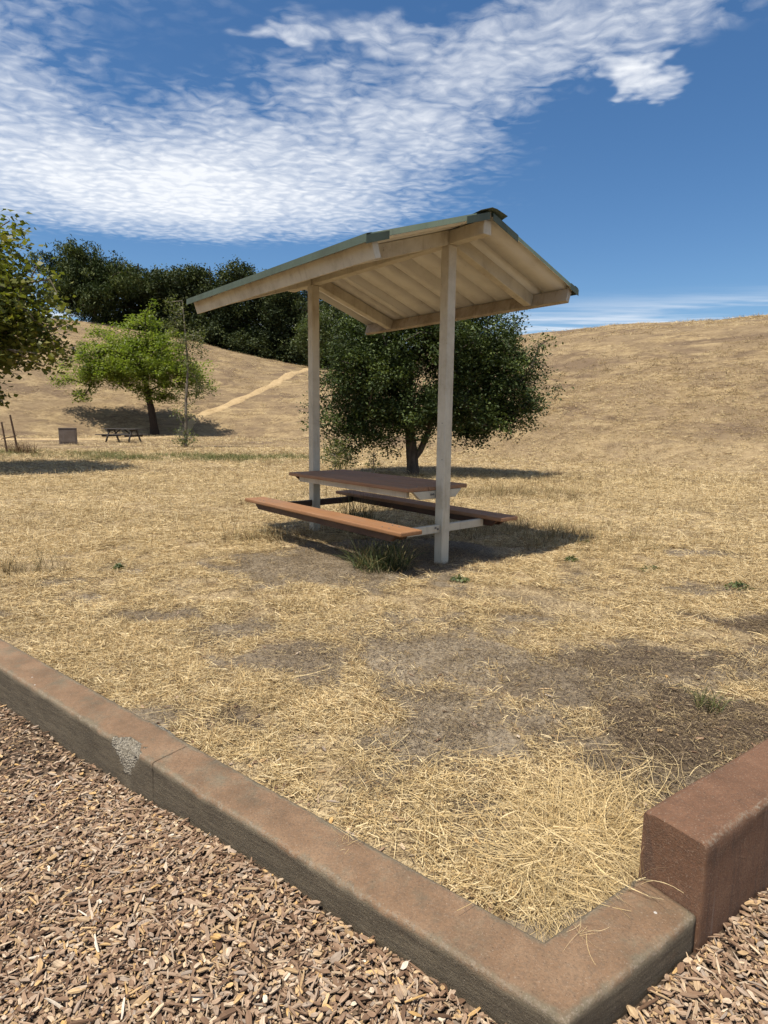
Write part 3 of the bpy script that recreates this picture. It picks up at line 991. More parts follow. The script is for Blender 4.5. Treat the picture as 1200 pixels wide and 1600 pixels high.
def build_shelter():
    root = empty('picnic_shelter', SL, SA)
    tag(root, 'cream steel picnic shelter with green-edged gable roof on two square posts over a table', 'shelter')
    P = 0.102
    for a in (0.0, SD):
        po = box('post', (P, P, H + 0.12), (a, 0, (H - 0.12) / 2), M['cream'], root, 0.008)
        if a:
            bolts('bolt', [(a - 0.02, -P / 2 - 0.001, 1.22), (a + 0.028, -P / 2 - 0.001, 1.02), (a + 0.018, -P / 2 - 0.001, 1.36)], (0, -1, 0), M['steel'], po, 0.006, 0.004)
    slope = 0.33
    th = math.atan(slope)
    zs = lambda b: 3.082 - slope * abs(b)                     # underside of the roof sheets
    # ridge beam in three lengths, jointed over the posts
    zb, zt = H + 0.001, 3.058
    for a0, a1 in ((-0.50, -0.001), (0.001, SD - 0.001), (SD + 0.001, 2.668)):
        box('ridge_beam', (a1 - a0, 0.098, zt - zb), ((a0 + a1) / 2, 0, (zt + zb) / 2), M['cream'], root, 0.006)
    ln = math.sqrt(1 + slope * slope)
    for sgn in (-1, 1):
        rot = Matrix.Rotation(-sgn * th, 3, 'X')
        # rafters
        for a in (0.0, SD):
            b0, b1 = 0.052, 1.205
            dep = 0.125
            bm_ = (b0 + b1) / 2
            cz = zs(bm_) - 0.004 - dep / 2 * ln
            pts = [(a - 0.045, sgn * b0, zs(b0) - 0.004), (a - 0.045, sgn * b1, zs(b1) - 0.004), (a - 0.045, sgn * b1, zs(b1) - 0.004 - dep), (a - 0.045, sgn * b0, zs(b0) - 0.004 - dep)]
            prism('rafter', pts, (0.09, 0, 0), M['cream'], root, 0.004)
        # eave beam, square to the slope
        bc = 1.238
        L = 2.679 + 0.507
        wv, hv = 0.056, 0.128
        c = Vector(((2.679 - 0.507) / 2, sgn * bc, zs(bc))) + rot @ Vector((0, 0, -hv / 2 - 0.003))
        box('eave_beam', (L, wv, hv), c, M['stained'] if sgn > 0 else M['cream'], root, 0.004, rot=rot)
        # ribbed roof sheets, each with its own edges
        a_start, a_end, pitch = -0.535, 2.705, 0.3048
        a0 = a_start
        wid = 0.9144
        k = 0
        while a0 < a_end - 0.05:
            a1 = min(a0 + wid, a_end)
            prof = [(a0 + 0.0008, 0.0)]
            rc = a_start + 0.152 + math.floor((a0 - a_start) / pitch) * pitch
            while rc < a1 - 0.03:
                if rc - 0.05 > a0:
                    prof += [(rc - 0.030, 0.0), (rc - 0.024, 0.046), (rc + 0.024, 0.046), (rc + 0.030, 0.0)]
                rc += pitch
            prof.append((a1 - 0.0008, 0.0))
            prof = [p for i, p in enumerate(prof) if i == 0 or p[0] > prof[i - 1][0] + 1e-4]
            V, F, mi = [], [], []
            n = len(prof)
            bs = np.linspace(0.012, 1.325, 8)
            wob = random.uniform(-0.001, 0.001)
            for lay in (0, 1):
                for b in bs:
                    for (a, h) in prof:
                        V.append((a, sgn * b, zs(b) + h + lay * 0.0016 + wob))
            nb = len(bs)
            for lay in (0, 1):
                for i in range(nb - 1):
                    for j in range(n - 1):
                        q = lay * nb * n + i * n + j
                        f = [q, q + 1, q + n + 1, q + n]
                        F.append(f if (lay == 1) == (sgn > 0) else f[::-1]); mi.append(lay)
            o_ = nb * n
            for j in range(n - 1):
                F.append([j, j + 1, o_ + j + 1, o_ + j]); mi.append(1)
                q = (nb - 1) * n + j
                F.append([q + 1, q, o_ + q, o_ + q + 1]); mi.append(1)
            for i in range(nb - 1):
                F.append([i * n, (i + 1) * n, o_ + (i + 1) * n, o_ + i * n]); mi.append(1)
                F.append([i * n + n - 1, (i + 1) * n + n - 1, o_ + (i + 1) * n + n - 1, o_ + i * n + n - 1]); mi.append(1)
            sh_ = obj('roof_sheet', np_mesh('roof_sheet', np.array(V), np.array(F), False, mat_idx=mi), [M['soffit'], M['roof_green']], root)
            a0 = a1
            k += 1
        # eave trim: folded strip over the sheet ends
        be = 1.330
        pts = [(a_start, sgn * (be - 0.05), zs(be - 0.05) + 0.049), (a_start, sgn * be, zs(be) + 0.049), (a_start, sgn * (be + 0.004), zs(be) - 0.012),
               (a_start, sgn * (be + 0.001), zs(be) - 0.012), (a_start, sgn * (be - 0.003), zs(be) + 0.0465), (a_start, sgn * (be - 0.05), zs(be - 0.05) + 0.0465)]
        prism('eave_trim', pts, (a_end - a_start, 0, 0), M['roof_green'], root)
        # short surviving lengths of rake trim at the near gable
        for b0, b1 in ((1.12, 1.335), (0.02, 0.30)) if sgn < 0 else ((1.20, 1.335), (0.02, 0.36)):
            ar = a_end + 0.002
            pts = [(ar, sgn * b0, zs(b0) - 0.022), (ar, sgn * b1, zs(b1) - 0.022), (ar, sgn * b1, zs(b1) + 0.036), (ar, sgn * b0, zs(b0) + 0.036)]
            prism('rake_trim', pts, (0.004, 0, 0), M['roof_green'], root)
    # bent ridge cap with a lifted tip
    V, F = [], []
    aa = list(np.linspace(-0.56, 2.60, 12)) + [2.66, 2.74]
    sec = [(-0.17, 3.082 - slope * 0.17 + 0.050), (-0.03, 3.082 - 0.01 + 0.053), (0.03, 3.082 - 0.01 + 0.053), (0.17, 3.082 - slope * 0.17 + 0.050)]
    for a in aa:
        for (b, z) in sec:
            lift = 0.022 * max(0, (a - 2.55) / 0.19) ** 2 * (1.6 if b > 0.1 else 0.6)
            V.append((a, b, z + lift))
    nv = len(V)
    V += [(a, b, z - 0.002) for (a, b, z) in V]
    for i in range(len(aa) - 1):
        for j in range(3):
            q = i * 4 + j
            F.append([q, q + 4, q + 5, q + 1]); F.append([nv + q, nv + q + 1, nv + q + 5, nv + q + 4])
    e = (len(aa) - 1) * 4
    for j in range(3):
        F.append([j, j + 1, nv + j + 1, nv + j]); F.append([e + j + 1, e + j, nv + e + j, nv + e + j + 1])
    for i in range(len(aa) - 1):
        F.append([i * 4, nv + i * 4, nv + i * 4 + 4, i * 4 + 4]); F.append([i * 4 + 3, i * 4 + 7, nv + i * 4 + 7, nv + i * 4 + 3])
    obj('ridge_cap', np_mesh('ridge_cap', np.array(V), np.array(F)), M['roof_green'], root)


build_shelter()


def build_table():
    root = empty('picnic_table', SL, SA)
    tag(root, 'brown plank picnic table with two benches, fixed between the cream shelter posts', 'picnic table')
    zt = 0.760
    t0, t1 = 0.056, SD - 0.056
    w = 0.812 / 3
    for k in range(3):
        b = -0.406 + w * (k + 0.5)
        p = box('table_plank', (t1 - t0, w - 0.006, 0.038), ((t0 + t1) / 2 + random.uniform(-0.003, 0.003), b, zt - 0.019), M['top'] if k else M['top'], root, 0.008)
        bolts('bolt', [(a, b + s * 0.07, zt + 0.001) for a in (t0 + 0.10, t1 - 0.10) for s in (-1, 1)], (0, 0, 1), M['steel'], p)
    # trapezoid end brackets under the top, bolted to the posts
    for a, col in ((t0 + 0.004, 'brown_steel'), (t1 - 0.044, 'cream')):
        z0, z1 = zt - 0.040, zt - 0.118
        br = prism('end_bracket', [(a, -0.33, z0), (a, 0.33, z0), (a, 0.24, z1), (a, -0.24, z1)], (0.04, 0, 0), M[col], root, 0.003)
        if col == 'cream':
            bolts('bolt', [(a + 0.041, -0.10, zt - 0.075), (a + 0.041, -0.072, zt - 0.075)], (1, 0, 0), M['steel'], br, 0.013, 0.014)
    for b in (-0.31, 0.31):
        box('table_rail', (t1 - t0 - 0.22, 0.04, 0.062), ((t0 + t1) / 2 + 0.01, b, zt - 0.072), M['cream'], root, 0.004)
    # benches
    zb = 0.4405
    b0, b1 = -0.314, 2.513
    for s in (-1, 1):
        bb = s * 0.665
        pl = box('bench_plank', (b1 - b0, 0.258, 0.040), ((b0 + b1) / 2, bb, zb - 0.020), M['seat'] if s < 0 else M['top'], root, 0.010)
        bolts('bolt', [(a, bb + q * 0.06, zb + 0.001) for a in (-0.06, 0.03, SD - 0.03, SD + 0.06) for q in (-1, 1)], (0, 0, 1), M['steel'], pl)
        z0, z1 = zb - 0.042, zb - 0.108
        i0, i1 = b0 + 0.17, b1 - 0.10
        prism('bench_rail', [(i0, bb - 0.085, z0), (i1, bb - 0.085, z0), (i1 - 0.08, bb - 0.085, z1), (i0 + 0.08, bb - 0.085, z1)], (0, 0.045, 0), M['brown_steel'], root, 0.003)
        prism('bench_rail', [(i0, bb + 0.04, z0), (i1, bb + 0.04, z0), (i1 - 0.08, bb + 0.04, z1), (i0 + 0.08, bb + 0.04, z1)], (0, 0.045, 0), M['brown_steel'], root, 0.003)
    # arms through the posts that carry the benches
    for a, col in ((0.0, 'brown_steel'), (SD, 'cream')):  # left arms take the dark brown, their shade put into the colour
        for s in (-1, 1):
            y0, y1 = s * 0.053, s * 0.575
            ar = box('bench_arm', (0.05, abs(y1 - y0), 0.075), (a, (y0 + y1) / 2, 0.360), M[col], root, 0.005)
            if col == 'cream' and s < 0:
                bolts('bolt', [(a + 0.026, -0.085, 0.36), (a + 0.026, -0.115, 0.375)], (1, 0, 0), M['steel'], ar, 0.013, 0.014)


build_table()

# ------------------------------------------------------------------ dry grass
def blades_mesh(name, n, spread, lmin, lmax, rise, width, cols, seed, mat_, seg=3, curl=0.5, up_bias=0.0, root_r=None):
    """n thin curved ribbons; rise 0 = lying flat, 1 = upright"""
    r = np.random.default_rng(seed)
    V, F, C = [], [], []
    for i in range(n):
        a = r.uniform(0, 6.283); rr = spread * math.sqrt(r.random())
        p = np.array([rr * math.cos(a), rr * math.sin(a), 0.0])
        L = r.uniform(lmin, lmax)
        hd = r.uniform(0, 6.283)
        el = (r.uniform(0.02, 0.30) if r.random() > rise else r.uniform(0.7, 1.5))
        if rise < 0.5 and el < 0.4:
            p[2] = r.uniform(0.0, 0.02)
        c = np.array(cols[r.integers(len(cols))]) * r.uniform(0.8, 1.2)
        w = width * r.uniform(0.7, 1.3)
        roll = r.uniform(-0.9, 0.9)
        base = len(V)
        bend = r.uniform(-1, 1) * curl; sag = r.uniform(0.2, 1.0) * curl * (1 if el > 0.4 else 0.6)
        for k in range(seg + 1):
            f = k / seg
            h = hd + bend * f
            e = el - sag * f
            dv = np.array([math.cos(h) * math.cos(e), math.sin(h) * math.cos(e), math.sin(e)])
            if k:
                p = p + dv * L / seg
                p[2] = max(p[2], 0.002)
            sd_ = np.array([-math.sin(h), math.cos(h), 0]) * math.cos(roll) + np.array([0, 0, 1]) * math.sin(roll)
            ww = w * (1 - 0.65 * f) / 2
            V += [p - sd_ * ww, p + sd_ * ww]
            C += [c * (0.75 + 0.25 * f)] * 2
        for k in range(seg):
            q = base + 2 * k
            F.append([q, q + 1, q + 3, q + 2])
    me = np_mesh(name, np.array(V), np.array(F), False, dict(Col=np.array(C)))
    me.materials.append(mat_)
    return me


STRAW = [(0.66, 0.515, 0.28), (0.74, 0.59, 0.34), (0.54, 0.395, 0.20), (0.78, 0.65, 0.41), (0.30, 0.205, 0.105), (0.67, 0.55, 0.35)]
DULL = [(0.42, 0.325, 0.18), (0.33, 0.24, 0.13), (0.50, 0.395, 0.225), (0.26, 0.185, 0.10)]
GREEN = [(0.11, 0.14, 0.045), (0.15, 0.18, 0.06), (0.09, 0.12, 0.04), (0.24, 0.23, 0.09)]


def protos_of(prefix, count, **kw):
    return [bpy.data.objects.new('%s_%d' % (prefix, k), blades_mesh(prefix, seed=500 + 31 * k + len(prefix), **kw)) for k in range(count)]


def in_view(x, y, m=0.5):
    return np.abs(x) < 0.70 * y + m


def sample_lawn(dens_fn, d0, d1, n, min_ld=0.07):
    """points spread evenly over the wedge of lawn in front of the shelter, thinned by a density"""
    d = np.sqrt(rng.uniform(d0 * d0, d1 * d1, n)); a = np.radians(rng.uniform(-40, 40, n))
    x, y = d * np.sin(a), d * np.cos(a)
    ld, _, _ = lawn_dist(x, y)
    keep = (ld > min_ld) & in_view(x, y)
    x, y = x[keep], y[keep]
    keep = rng.random(len(x)) < dens_fn(x, y)
    return x[keep], y[keep]


def euler_rand(n, tilt=0.12):
    return np.stack([rng.normal(0, tilt, n), rng.normal(0, tilt, n), rng.uniform(0, 6.283, n)], -1)


def build_grass():
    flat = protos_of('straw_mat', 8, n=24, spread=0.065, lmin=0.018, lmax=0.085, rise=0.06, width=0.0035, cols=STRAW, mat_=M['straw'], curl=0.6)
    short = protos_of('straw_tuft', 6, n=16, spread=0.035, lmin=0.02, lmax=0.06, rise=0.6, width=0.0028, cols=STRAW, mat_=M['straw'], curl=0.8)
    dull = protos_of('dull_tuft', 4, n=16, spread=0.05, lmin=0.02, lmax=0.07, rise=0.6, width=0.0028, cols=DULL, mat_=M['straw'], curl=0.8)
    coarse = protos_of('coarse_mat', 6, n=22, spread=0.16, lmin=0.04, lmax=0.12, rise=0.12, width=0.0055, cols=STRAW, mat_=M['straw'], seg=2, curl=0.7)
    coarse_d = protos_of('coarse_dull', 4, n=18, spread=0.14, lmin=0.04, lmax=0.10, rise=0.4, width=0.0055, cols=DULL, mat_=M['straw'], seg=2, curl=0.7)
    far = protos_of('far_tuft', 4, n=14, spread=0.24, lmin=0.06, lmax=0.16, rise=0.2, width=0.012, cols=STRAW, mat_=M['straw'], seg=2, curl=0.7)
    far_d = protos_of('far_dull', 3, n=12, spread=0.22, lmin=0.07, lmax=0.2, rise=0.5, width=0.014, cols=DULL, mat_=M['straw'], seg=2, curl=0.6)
    allp = flat + short + dull + coarse + coarse_d + far + far_d
    for k, o in enumerate(allp):
        o.name = 'grass_shape_%02d' % k
    coll = proto_coll('grass_shapes', allp)
    off = np.cumsum([0, len(flat), len(short), len(dull), len(coarse), len(coarse_d), len(far), len(far_d)])
    def cover(x, y):
        b, dk = bareness(x, y)
        p = np.clip(1.05 - b * 1.15 - dk * 0.35, 0.03, 1)
        patch = sstep(fbm(x / 0.30, y / 0.24, 71, 4), 0.34, 0.56)
        worn = 1 - 0.68 * sstep(np.hypot((x - 0.9) / 1.7, (y - 3.1) / 1.2), 1.15, 0.5)
        return p * (0.10 + 0.90 * patch) * worn
    parts = []
    def add(x, y, group, smin, smax, tilt=0.12, lift=0.0):
        n = len(x)
        parts.append((np.stack([x, y, terrain(x, y) + lift], -1), euler_rand(n, tilt), np.repeat(rng.uniform(smin, smax, n)[:, None], 3, 1),
                      rng.integers(off[group], off[group + 1], n)))
    x, y = sample_lawn(cover, 1.2, 4.2, 34000); add(x, y, 0, 0.5, 1.05)
    x, y = sample_lawn(lambda x, y: cover(x, y) ** 2, 1.2, 4.5, 6000); add(x, y, 1, 0.6, 1.2)
    x, y = sample_lawn(lambda x, y: cover(x, y) ** 2, 3.8, 8.0, 26000); add(x, y, 0, 0.8, 1.3)
    x, y = sample_lawn(lambda x, y: cover(x, y), 4.0, 9.0, 9000); add(x, y, 1, 0.8, 1.3)
    x, y = sample_lawn(lambda x, y: sstep(fbm(x / 0.8, y / 0.8, 81, 3), 0.5, 0.65) * 0.8 + 0.06, 2.5, 9.0, 9000); add(x, y, 2, 0.6, 1.1)
    x, y = sample_lawn(cover, 7.0, 16.0, 24000); add(x, y, 3, 0.7, 1.3)
    x, y = sample_lawn(lambda x, y: sstep(fbm(x / 1.4, y / 1.4, 82, 3), 0.48, 0.62), 7.0, 18.0, 12000); add(x, y, 4, 0.6, 1.1)
    x, y = sample_lawn(lambda x, y: np.full_like(x, 0.9), 14.0, 30.0, 15000); add(x, y, 5, 0.6, 1.1)
    x, y = sample_lawn(lambda x, y: sstep(fbm(x / 2.5, y / 2.5, 83, 3), 0.45, 0.62), 14.0, 34.0, 9000); add(x, y, 6, 0.5, 0.9)
    # tussocks up the slopes
    x, y = sample_lawn(lambda x, y: 0.15 + sstep(fbm(x / 4, y / 4, 84, 3), 0.48, 0.65), 26.0, 86.0, 26000)
    add(x, y, 5, 0.9, 1.7)
    x, y = sample_lawn(lambda x, y: sstep(fbm(x / 3, y / 3, 85, 3), 0.55, 0.70), 24.0, 86.0, 16000)
    add(x, y, 6, 0.8, 1.5)
    o = scatter('dry_grass', coll, *[np.concatenate([p[i] for p in parts]) for i in range(4)])
    o['label'] = 'short trampled straw-coloured dry grass over lawn and slopes'

    # long loose hay heaped in the corner of the kerb
    hay = protos_of('hay', 6, n=16, spread=0.10, lmin=0.14, lmax=0.34, rise=0.03, width=0.0030, cols=[(0.72, 0.57, 0.31), (0.80, 0.65, 0.39), (0.60, 0.45, 0.23), (0.68, 0.55, 0.33)], mat_=M['straw'], seg=6, curl=1.3)
    hay2 = protos_of('hay_up', 4, n=9, spread=0.05, lmin=0.10, lmax=0.26, rise=0.7, width=0.0030, cols=STRAW, mat_=M['straw'], seg=5, curl=1.0)
    for k, o in enumerate(hay + hay2):
        o.name = 'hay_shape_%02d' % k
    hc = proto_coll('hay_shapes', hay + hay2)
    X_, Y_, Z_, I_, S_ = [], [], [], [], []
    for cx, cy, sx, sy, n, top in ((0.68, 1.80, 0.11, 0.11, 150, 0.045), (0.52, 1.68, 0.08, 0.07, 50, 0.03), (0.76, 1.98, 0.10, 0.09, 40, 0.03), (0.10, 1.98, 0.2, 0.10, 14, 0.0),
                                   (-0.3, 2.3, 0.3, 0.18, 22, 0.0), (1.0, 2.15, 0.15, 0.10, 14, 0.0), (-0.75, 2.6, 0.3, 0.2, 20, 0.0), (0.48, 1.56, 0.05, 0.04, 36, 0.02)):
        x = rng.normal(cx, sx, n); y = rng.normal(cy, sy, n)
        ld, s1, s2 = lawn_dist(x, y)
        ok = ld > 0.05
        x, y, ld = x[ok], y[ok], ld[ok]; n = len(x)
        q = np.exp(-((x - cx) / sx) ** 2 / 2 - ((y - cy) / sy) ** 2 / 2)
        X_.append(x); Y_.append(y); Z_.append(terrain(x, y) + rng.uniform(0, 1, n) * top * q)
        I_.append(np.where(rng.random(n) < 0.93, rng.integers(0, 6, n), rng.integers(6, 10, n)))
        S_.append(rng.uniform(0.6, 1.0, n) * np.clip(0.30 + ld * 3.0, 0.3, 1.0))
    # a few stalks that have blown onto the kerb against the tall block
    X_.append(np.array([0.74, 0.77, 0.70, 0.55, -0.1])); Y_.append(np.array([1.60, 1.62, 1.57, 1.42, 1.75])); Z_.append(np.array([0.045, 0.05, 0.043, 0.043, 0.043]))
    I_.append(np.array([6, 8, 7, 1, 2])); S_.append(np.array([0.7, 0.6, 0.55, 0.3, 0.3]))
    x, y, z, i, sc_ = map(np.concatenate, (X_, Y_, Z_, I_, S_))
    o = scatter('loose_hay', hc, np.stack([x, y, z], -1), euler_rand(len(x), 0.10), np.repeat(sc_[:, None], 3, 1), i)
    o['label'] = 'long pale hay heaped in the corner of the kerb'

    # short broken bits of straw and bark trodden into the bare soil
    bits = protos_of('bits', 5, n=26, spread=0.09, lmin=0.006, lmax=0.028, rise=0.03, width=0.0024, cols=[(0.30, 0.225, 0.135), (0.10, 0.07, 0.05), (0.07, 0.05, 0.038), (0.46, 0.36, 0.22), (0.22, 0.17, 0.12), (0.36, 0.28, 0.17), (0.16, 0.12, 0.085)], mat_=M['straw'], seg=1, curl=0.3)
    for k, o in enumerate(bits):
        o.name = 'bit_shape_%02d' % k
    bc_ = proto_coll('bit_shapes', bits)
    x, y = sample_lawn(lambda x, y: 0.15 + 0.85 * bareness(x, y)[0], 1.3, 6.5, 22000)
    k = len(x)
    o = scatter('trodden_litter', bc_, np.stack([x, y, terrain(x, y) + 0.001], -1), euler_rand(k, 0.05), np.repeat(rng.uniform(0.6, 1.3, k)[:, None], 3, 1), rng.integers(0, 5, k))
    o['label'] = 'short broken straw and bark bits trodden into the bare soil'

    # crumbs of soil, twig bits and seed litter on the bare ground
    r = random.Random(5)
    crumbs = []
    mcr, t = mat('soil_crumb')
    rnd = t.new('ShaderNodeObjectInfo').outputs['Random']
    setb(t, t.colors(rnd, [(0, (0.06, 0.045, 0.034)), (0.5, (0.15, 0.115, 0.085)), (0.85, (0.26, 0.20, 0.14)), (1, (0.42, 0.32, 0.19))]), 0.95, 0.1)
    for k in range(5):
        b = bmesh.new()
        bmesh.ops.create_icosphere(b, subdivisions=1, radius=0.006)
        for v in b.verts:
            v.co *= r.uniform(0.6, 1.3)
            v.co.x *= (1.0 if k < 3 else 2.6); v.co.z *= 0.6 if k < 3 else 0.35
            v.co.y *= (1.0 if k < 3 else 0.5)
        me = bm_mesh('crumb', b); me.materials.append(mcr)
        crumbs.append(bpy.data.objects.new('crumb_%d' % k, me))
    cc = proto_coll('crumb_shapes', crumbs)
    n = 42000
    x, y = sample_lawn(lambda x, y: np.clip(bareness(x, y)[0], 0, 1) * np.clip(2.6 / np.hypot(x, y), 0, 1) ** 1.2, 1.3, 7.5, n)
    k = len(x)
    o = scatter('soil_litter', cc, np.stack([x, y, terrain(x, y) + 0.001], -1), euler_rand(k, 0.3), np.repeat((rng.uniform(0.25, 0.9, k) ** 1.5)[:, None], 3, 1), rng.integers(0, 5, k))
    o['label'] = 'crumbs of soil and plant litter on the bare ground'

    # green weeds along the swale
    gw = protos_of('green_weed', 5, n=16, spread=0.16, lmin=0.10, lmax=0.30, rise=0.85, width=0.014, cols=GREEN + [(0.3, 0.25, 0.11)], mat_=M['green_grass'], seg=2, curl=0.5)
    for k, o in enumerate(gw):
        o.name = 'weed_shape_%02d' % k
    gc = proto_coll('weed_shapes', gw)
    n = 30000
    x = rng.uniform(-24, 1, n); y = rng.uniform(16, 27, n)
    keep = (rng.random(n) < green_amount(x, y) * 0.85) & in_view(x, y, 2)
    x, y = x[keep], y[keep]; k = len(x)
    o = scatter('green_weeds', gc, np.stack([x, y, terrain(x, y)], -1), euler_rand(k), np.repeat(rng.uniform(0.4, 0.85, k)[:, None], 3, 1), rng.integers(0, 5, k))
    o['label'] = 'band of green weeds crossing the dry lawn far left'

    # taller rough grass in the shade right of the oak and beside the far bench
    tg = protos_of('rough_grass', 4, n=26, spread=0.12, lmin=0.12, lmax=0.34, rise=0.95, width=0.0055, cols=DULL + [(0.14, 0.13, 0.05), (0.34, 0.27, 0.13)], mat_=M['straw'], seg=3, curl=0.5)
    for k, o in enumerate(tg):
        o.name = 'rough_shape_%02d' % k
    tc = proto_coll('rough_shapes', tg)
    X_, Y_ = [], []
    for cx, cy, sx, sy, n in ((2.3, 11.4, 0.7, 0.5, 110), (1.6, 7.7, 0.55, 0.4, 70), (2.2, 7.0, 0.4, 0.3, 36), (-1.35, 6.9, 0.25, 0.2, 26), (0.2, 9.0, 0.5, 0.4, 36), (-3.2, 5.3, 0.15, 0.12, 9), (-0.6, 10.5, 1.2, 0.5, 50), (3.0, 14.5, 1.5, 0.8, 60)):
        X_.append(rng.normal(cx, sx, n)); Y_.append(rng.normal(cy, sy, n))
    x, y = np.concatenate(X_), np.concatenate(Y_); k = len(x)
    o = scatter('rough_grass', tc, np.stack([x, y, terrain(x, y)], -1), euler_rand(k), np.repeat(rng.uniform(0.45, 1.0, k)[:, None], 3, 1), rng.integers(0, 4, k))
    o['label'] = 'taller rough dull grass around shelter and oak'


build_grass()

# ------------------------------------------------------------------ trees
def tube_mesh(name, edges, mat_, sides=6):
    """edges: list of (p0, r0, p1, r1)"""
    V, F = [], []
    ang = np.arange(sides) / sides * 2 * np.pi
    for p0, r0, p1, r1 in edges:
        d = p1 - p0
        L = np.linalg.norm(d)
        if L < 1e-5:
            continue
        d = d / L
        a = np.array([0, 0, 1.0]) if abs(d[2]) < 0.9 else np.array([1.0, 0, 0])
        u = np.cross(d, a); u /= np.linalg.norm(u); w = np.cross(d, u)
        ring = np.cos(ang)[:, None] * u + np.sin(ang)[:, None] * w
        b = len(V)
        V += list(p0 - d * r0 * 0.3 + ring * r0) + list(p1 + d * r1 * 0.3 + ring * r1)
        for k in range(sides):
            F.append([b + k, b + (k + 1) % sides, b + sides + (k + 1) % sides, b + sides + k])
    me = np_mesh(name, np.array(V), np.array(F), True)
    me.materials.append(mat_)
    return me


def grow(trunk, targets, r_tip, seed, droop=0.0, power=0.42, seglen=0.5):
    """trunk: list of (point, radius); targets are joined one after the other to the nearest wood"""
    r = np.random.default_rng(seed)
    nodes = [np.array(p, float) for p, _ in trunk]
    par = [-1] + list(range(len(trunk) - 1))
    fixed = {i: rad for i, (_, rad) in enumerate(trunk)}
    start = max(1, len(trunk) // 2)
    top = nodes[-1]
    tg = sorted(targets, key=lambda p: np.linalg.norm(np.asarray(p) - top))
    leafs = []
    for p in tg:
        p = np.asarray(p, float)
        N = np.array(nodes)
        dist = np.linalg.norm(N - p, axis=1) + 0.55 * np.maximum(0, N[:, 2] - p[2])
        dist[:start] += 3.0
        k = int(np.argmin(dist))
        a = nodes[k]
        n = max(1, int(np.linalg.norm(p - a) / seglen))
        prev = k
        mid = r.normal(0, 0.10, 3) * np.linalg.norm(p - a)
        for i in range(1, n + 1):
            f = i / n
            q = a + (p - a) * f + mid * math.sin(math.pi * f) + np.array([0, 0, droop * math.sin(math.pi * f)])
            nodes.append(q); par.append(prev); prev = len(nodes) - 1
        leafs.append(prev)
    cnt = np.zeros(len(nodes))
    for l in leafs:
        k = l
        while k != -1:
            cnt[k] += 1
            k = par[k]
    rad = r_tip * np.maximum(cnt, 1) ** power
    for i, v in fixed.items():
        rad[i] = v
    lim = trunk[-1][1]
    for i in range(len(trunk), len(nodes)):
        rad[i] = min(rad[i], lim * 0.8)
    return [(nodes[par[i]], min(rad[par[i]], max(rad[i] * 1.5, rad[i])) if par[i] >= len(trunk) else (rad[par[i]] if i < len(trunk) else rad[i] * 1.25), nodes[i], rad[i]) for i in range(1, len(nodes))]


def leaf_mesh(name, centers, size, mat_, seed, aspect=0.55, up=0.5, jitter=0.35, needles=False, lobed=False, tone=None):
    r = np.random.default_rng(seed)
    n = len(centers)
    nrm = r.normal(0, 1, (n, 3)); nrm[:, 2] = np.abs(nrm[:, 2]) + up
    nrm /= np.linalg.norm(nrm, axis=1)[:, None]
    t = r.normal(0, 1, (n, 3))
    if needles:
        t[:, 2] = np.abs(t[:, 2]) + 1.0
    t -= nrm * (t * nrm).sum(1)[:, None]
    t /= np.linalg.norm(t, axis=1)[:, None]
    b = np.cross(nrm, t)
    s = size * (1 + r.uniform(-jitter, jitter, n))[:, None]
    fold = nrm * s * 0.12
    base_r = r.random(n) if tone is None else 0.5 * r.random(n) + 0.5 * tone
    if lobed:       # five-pointed leaf: a fan of six points
        shape = [(-0.5, 0.0), (-0.12, 0.48), (0.12, 0.26), (0.52, 0.0), (0.12, -0.26), (-0.12, -0.48)]
        pts = [centers + t * s * a + b * s * c + fold * (abs(c) * 2) for a, c in shape]
        V = np.stack(pts, 1).reshape(-1, 3)
        F = (np.arange(n)[:, None] * 6 + np.array([[0, 1, 2, 3, 4, 5]])).reshape(-1, 6)
        rn = np.repeat(base_r, 6)
    else:
        V = np.stack([centers - t * s / 2, centers + b * s * aspect / 2 + fold, centers + t * s / 2, centers - b * s * aspect / 2 + fold], 1).reshape(-1, 3)
        F = np.arange(4 * n).reshape(-1, 4)
        rn = np.repeat(base_r, 4)
    me = np_mesh(name, V, F, False, dict(rnd=rn))
    me.materials.append(mat_)
    return me


def crown_points(blobs, spacing, seed, shell=2.0, gap=0.0):
    """cluster centres spread through ellipsoids (cx, cy, cz, rx, ry, rz), more of them towards the outside"""
    r = np.random.default_rng(seed)
    out = []
    for (cx, cy, cz, rx, ry, rz) in blobs:
        n = int(max(3, (rx * ry * rz) / spacing ** 3 * 4.2))
        d = r.normal(0, 1, (n, 3)); d /= np.linalg.norm(d, axis=1)[:, None]
        rad = r.random(n) ** (1 / (3 * shell / 2))
        lump = 1 + 0.16 * np.sin(d[:, 0] * 5 + cx * 3 + d[:, 2] * 4) + r.normal(0, 0.05, n)
        p = d * rad[:, None] * lump[:, None] * np.array([rx, ry, rz]) + np.array([cx, cy, cz])
        if gap:
            g = vnoise(p[:, 0] / 0.9 + cy, p[:, 2] / 0.9 + p[:, 1] * 0.4, seed)
            p = p[g > gap]
        out.append(p)
    return np.concatenate(out)


CLUMP_TONE = None


def clump(centers, per, sigma, seed, flat=0.8):
    global CLUMP_TONE
    r = np.random.default_rng(seed)
    n = len(centers)
    k = r.poisson(per, n)
    idx = np.repeat(np.arange(n), k)
    off = r.normal(0, 1, (len(idx), 3)) * sigma
    off[:, 2] *= flat
    CLUMP_TONE = r.random(n)[idx]
    return centers[idx] + off


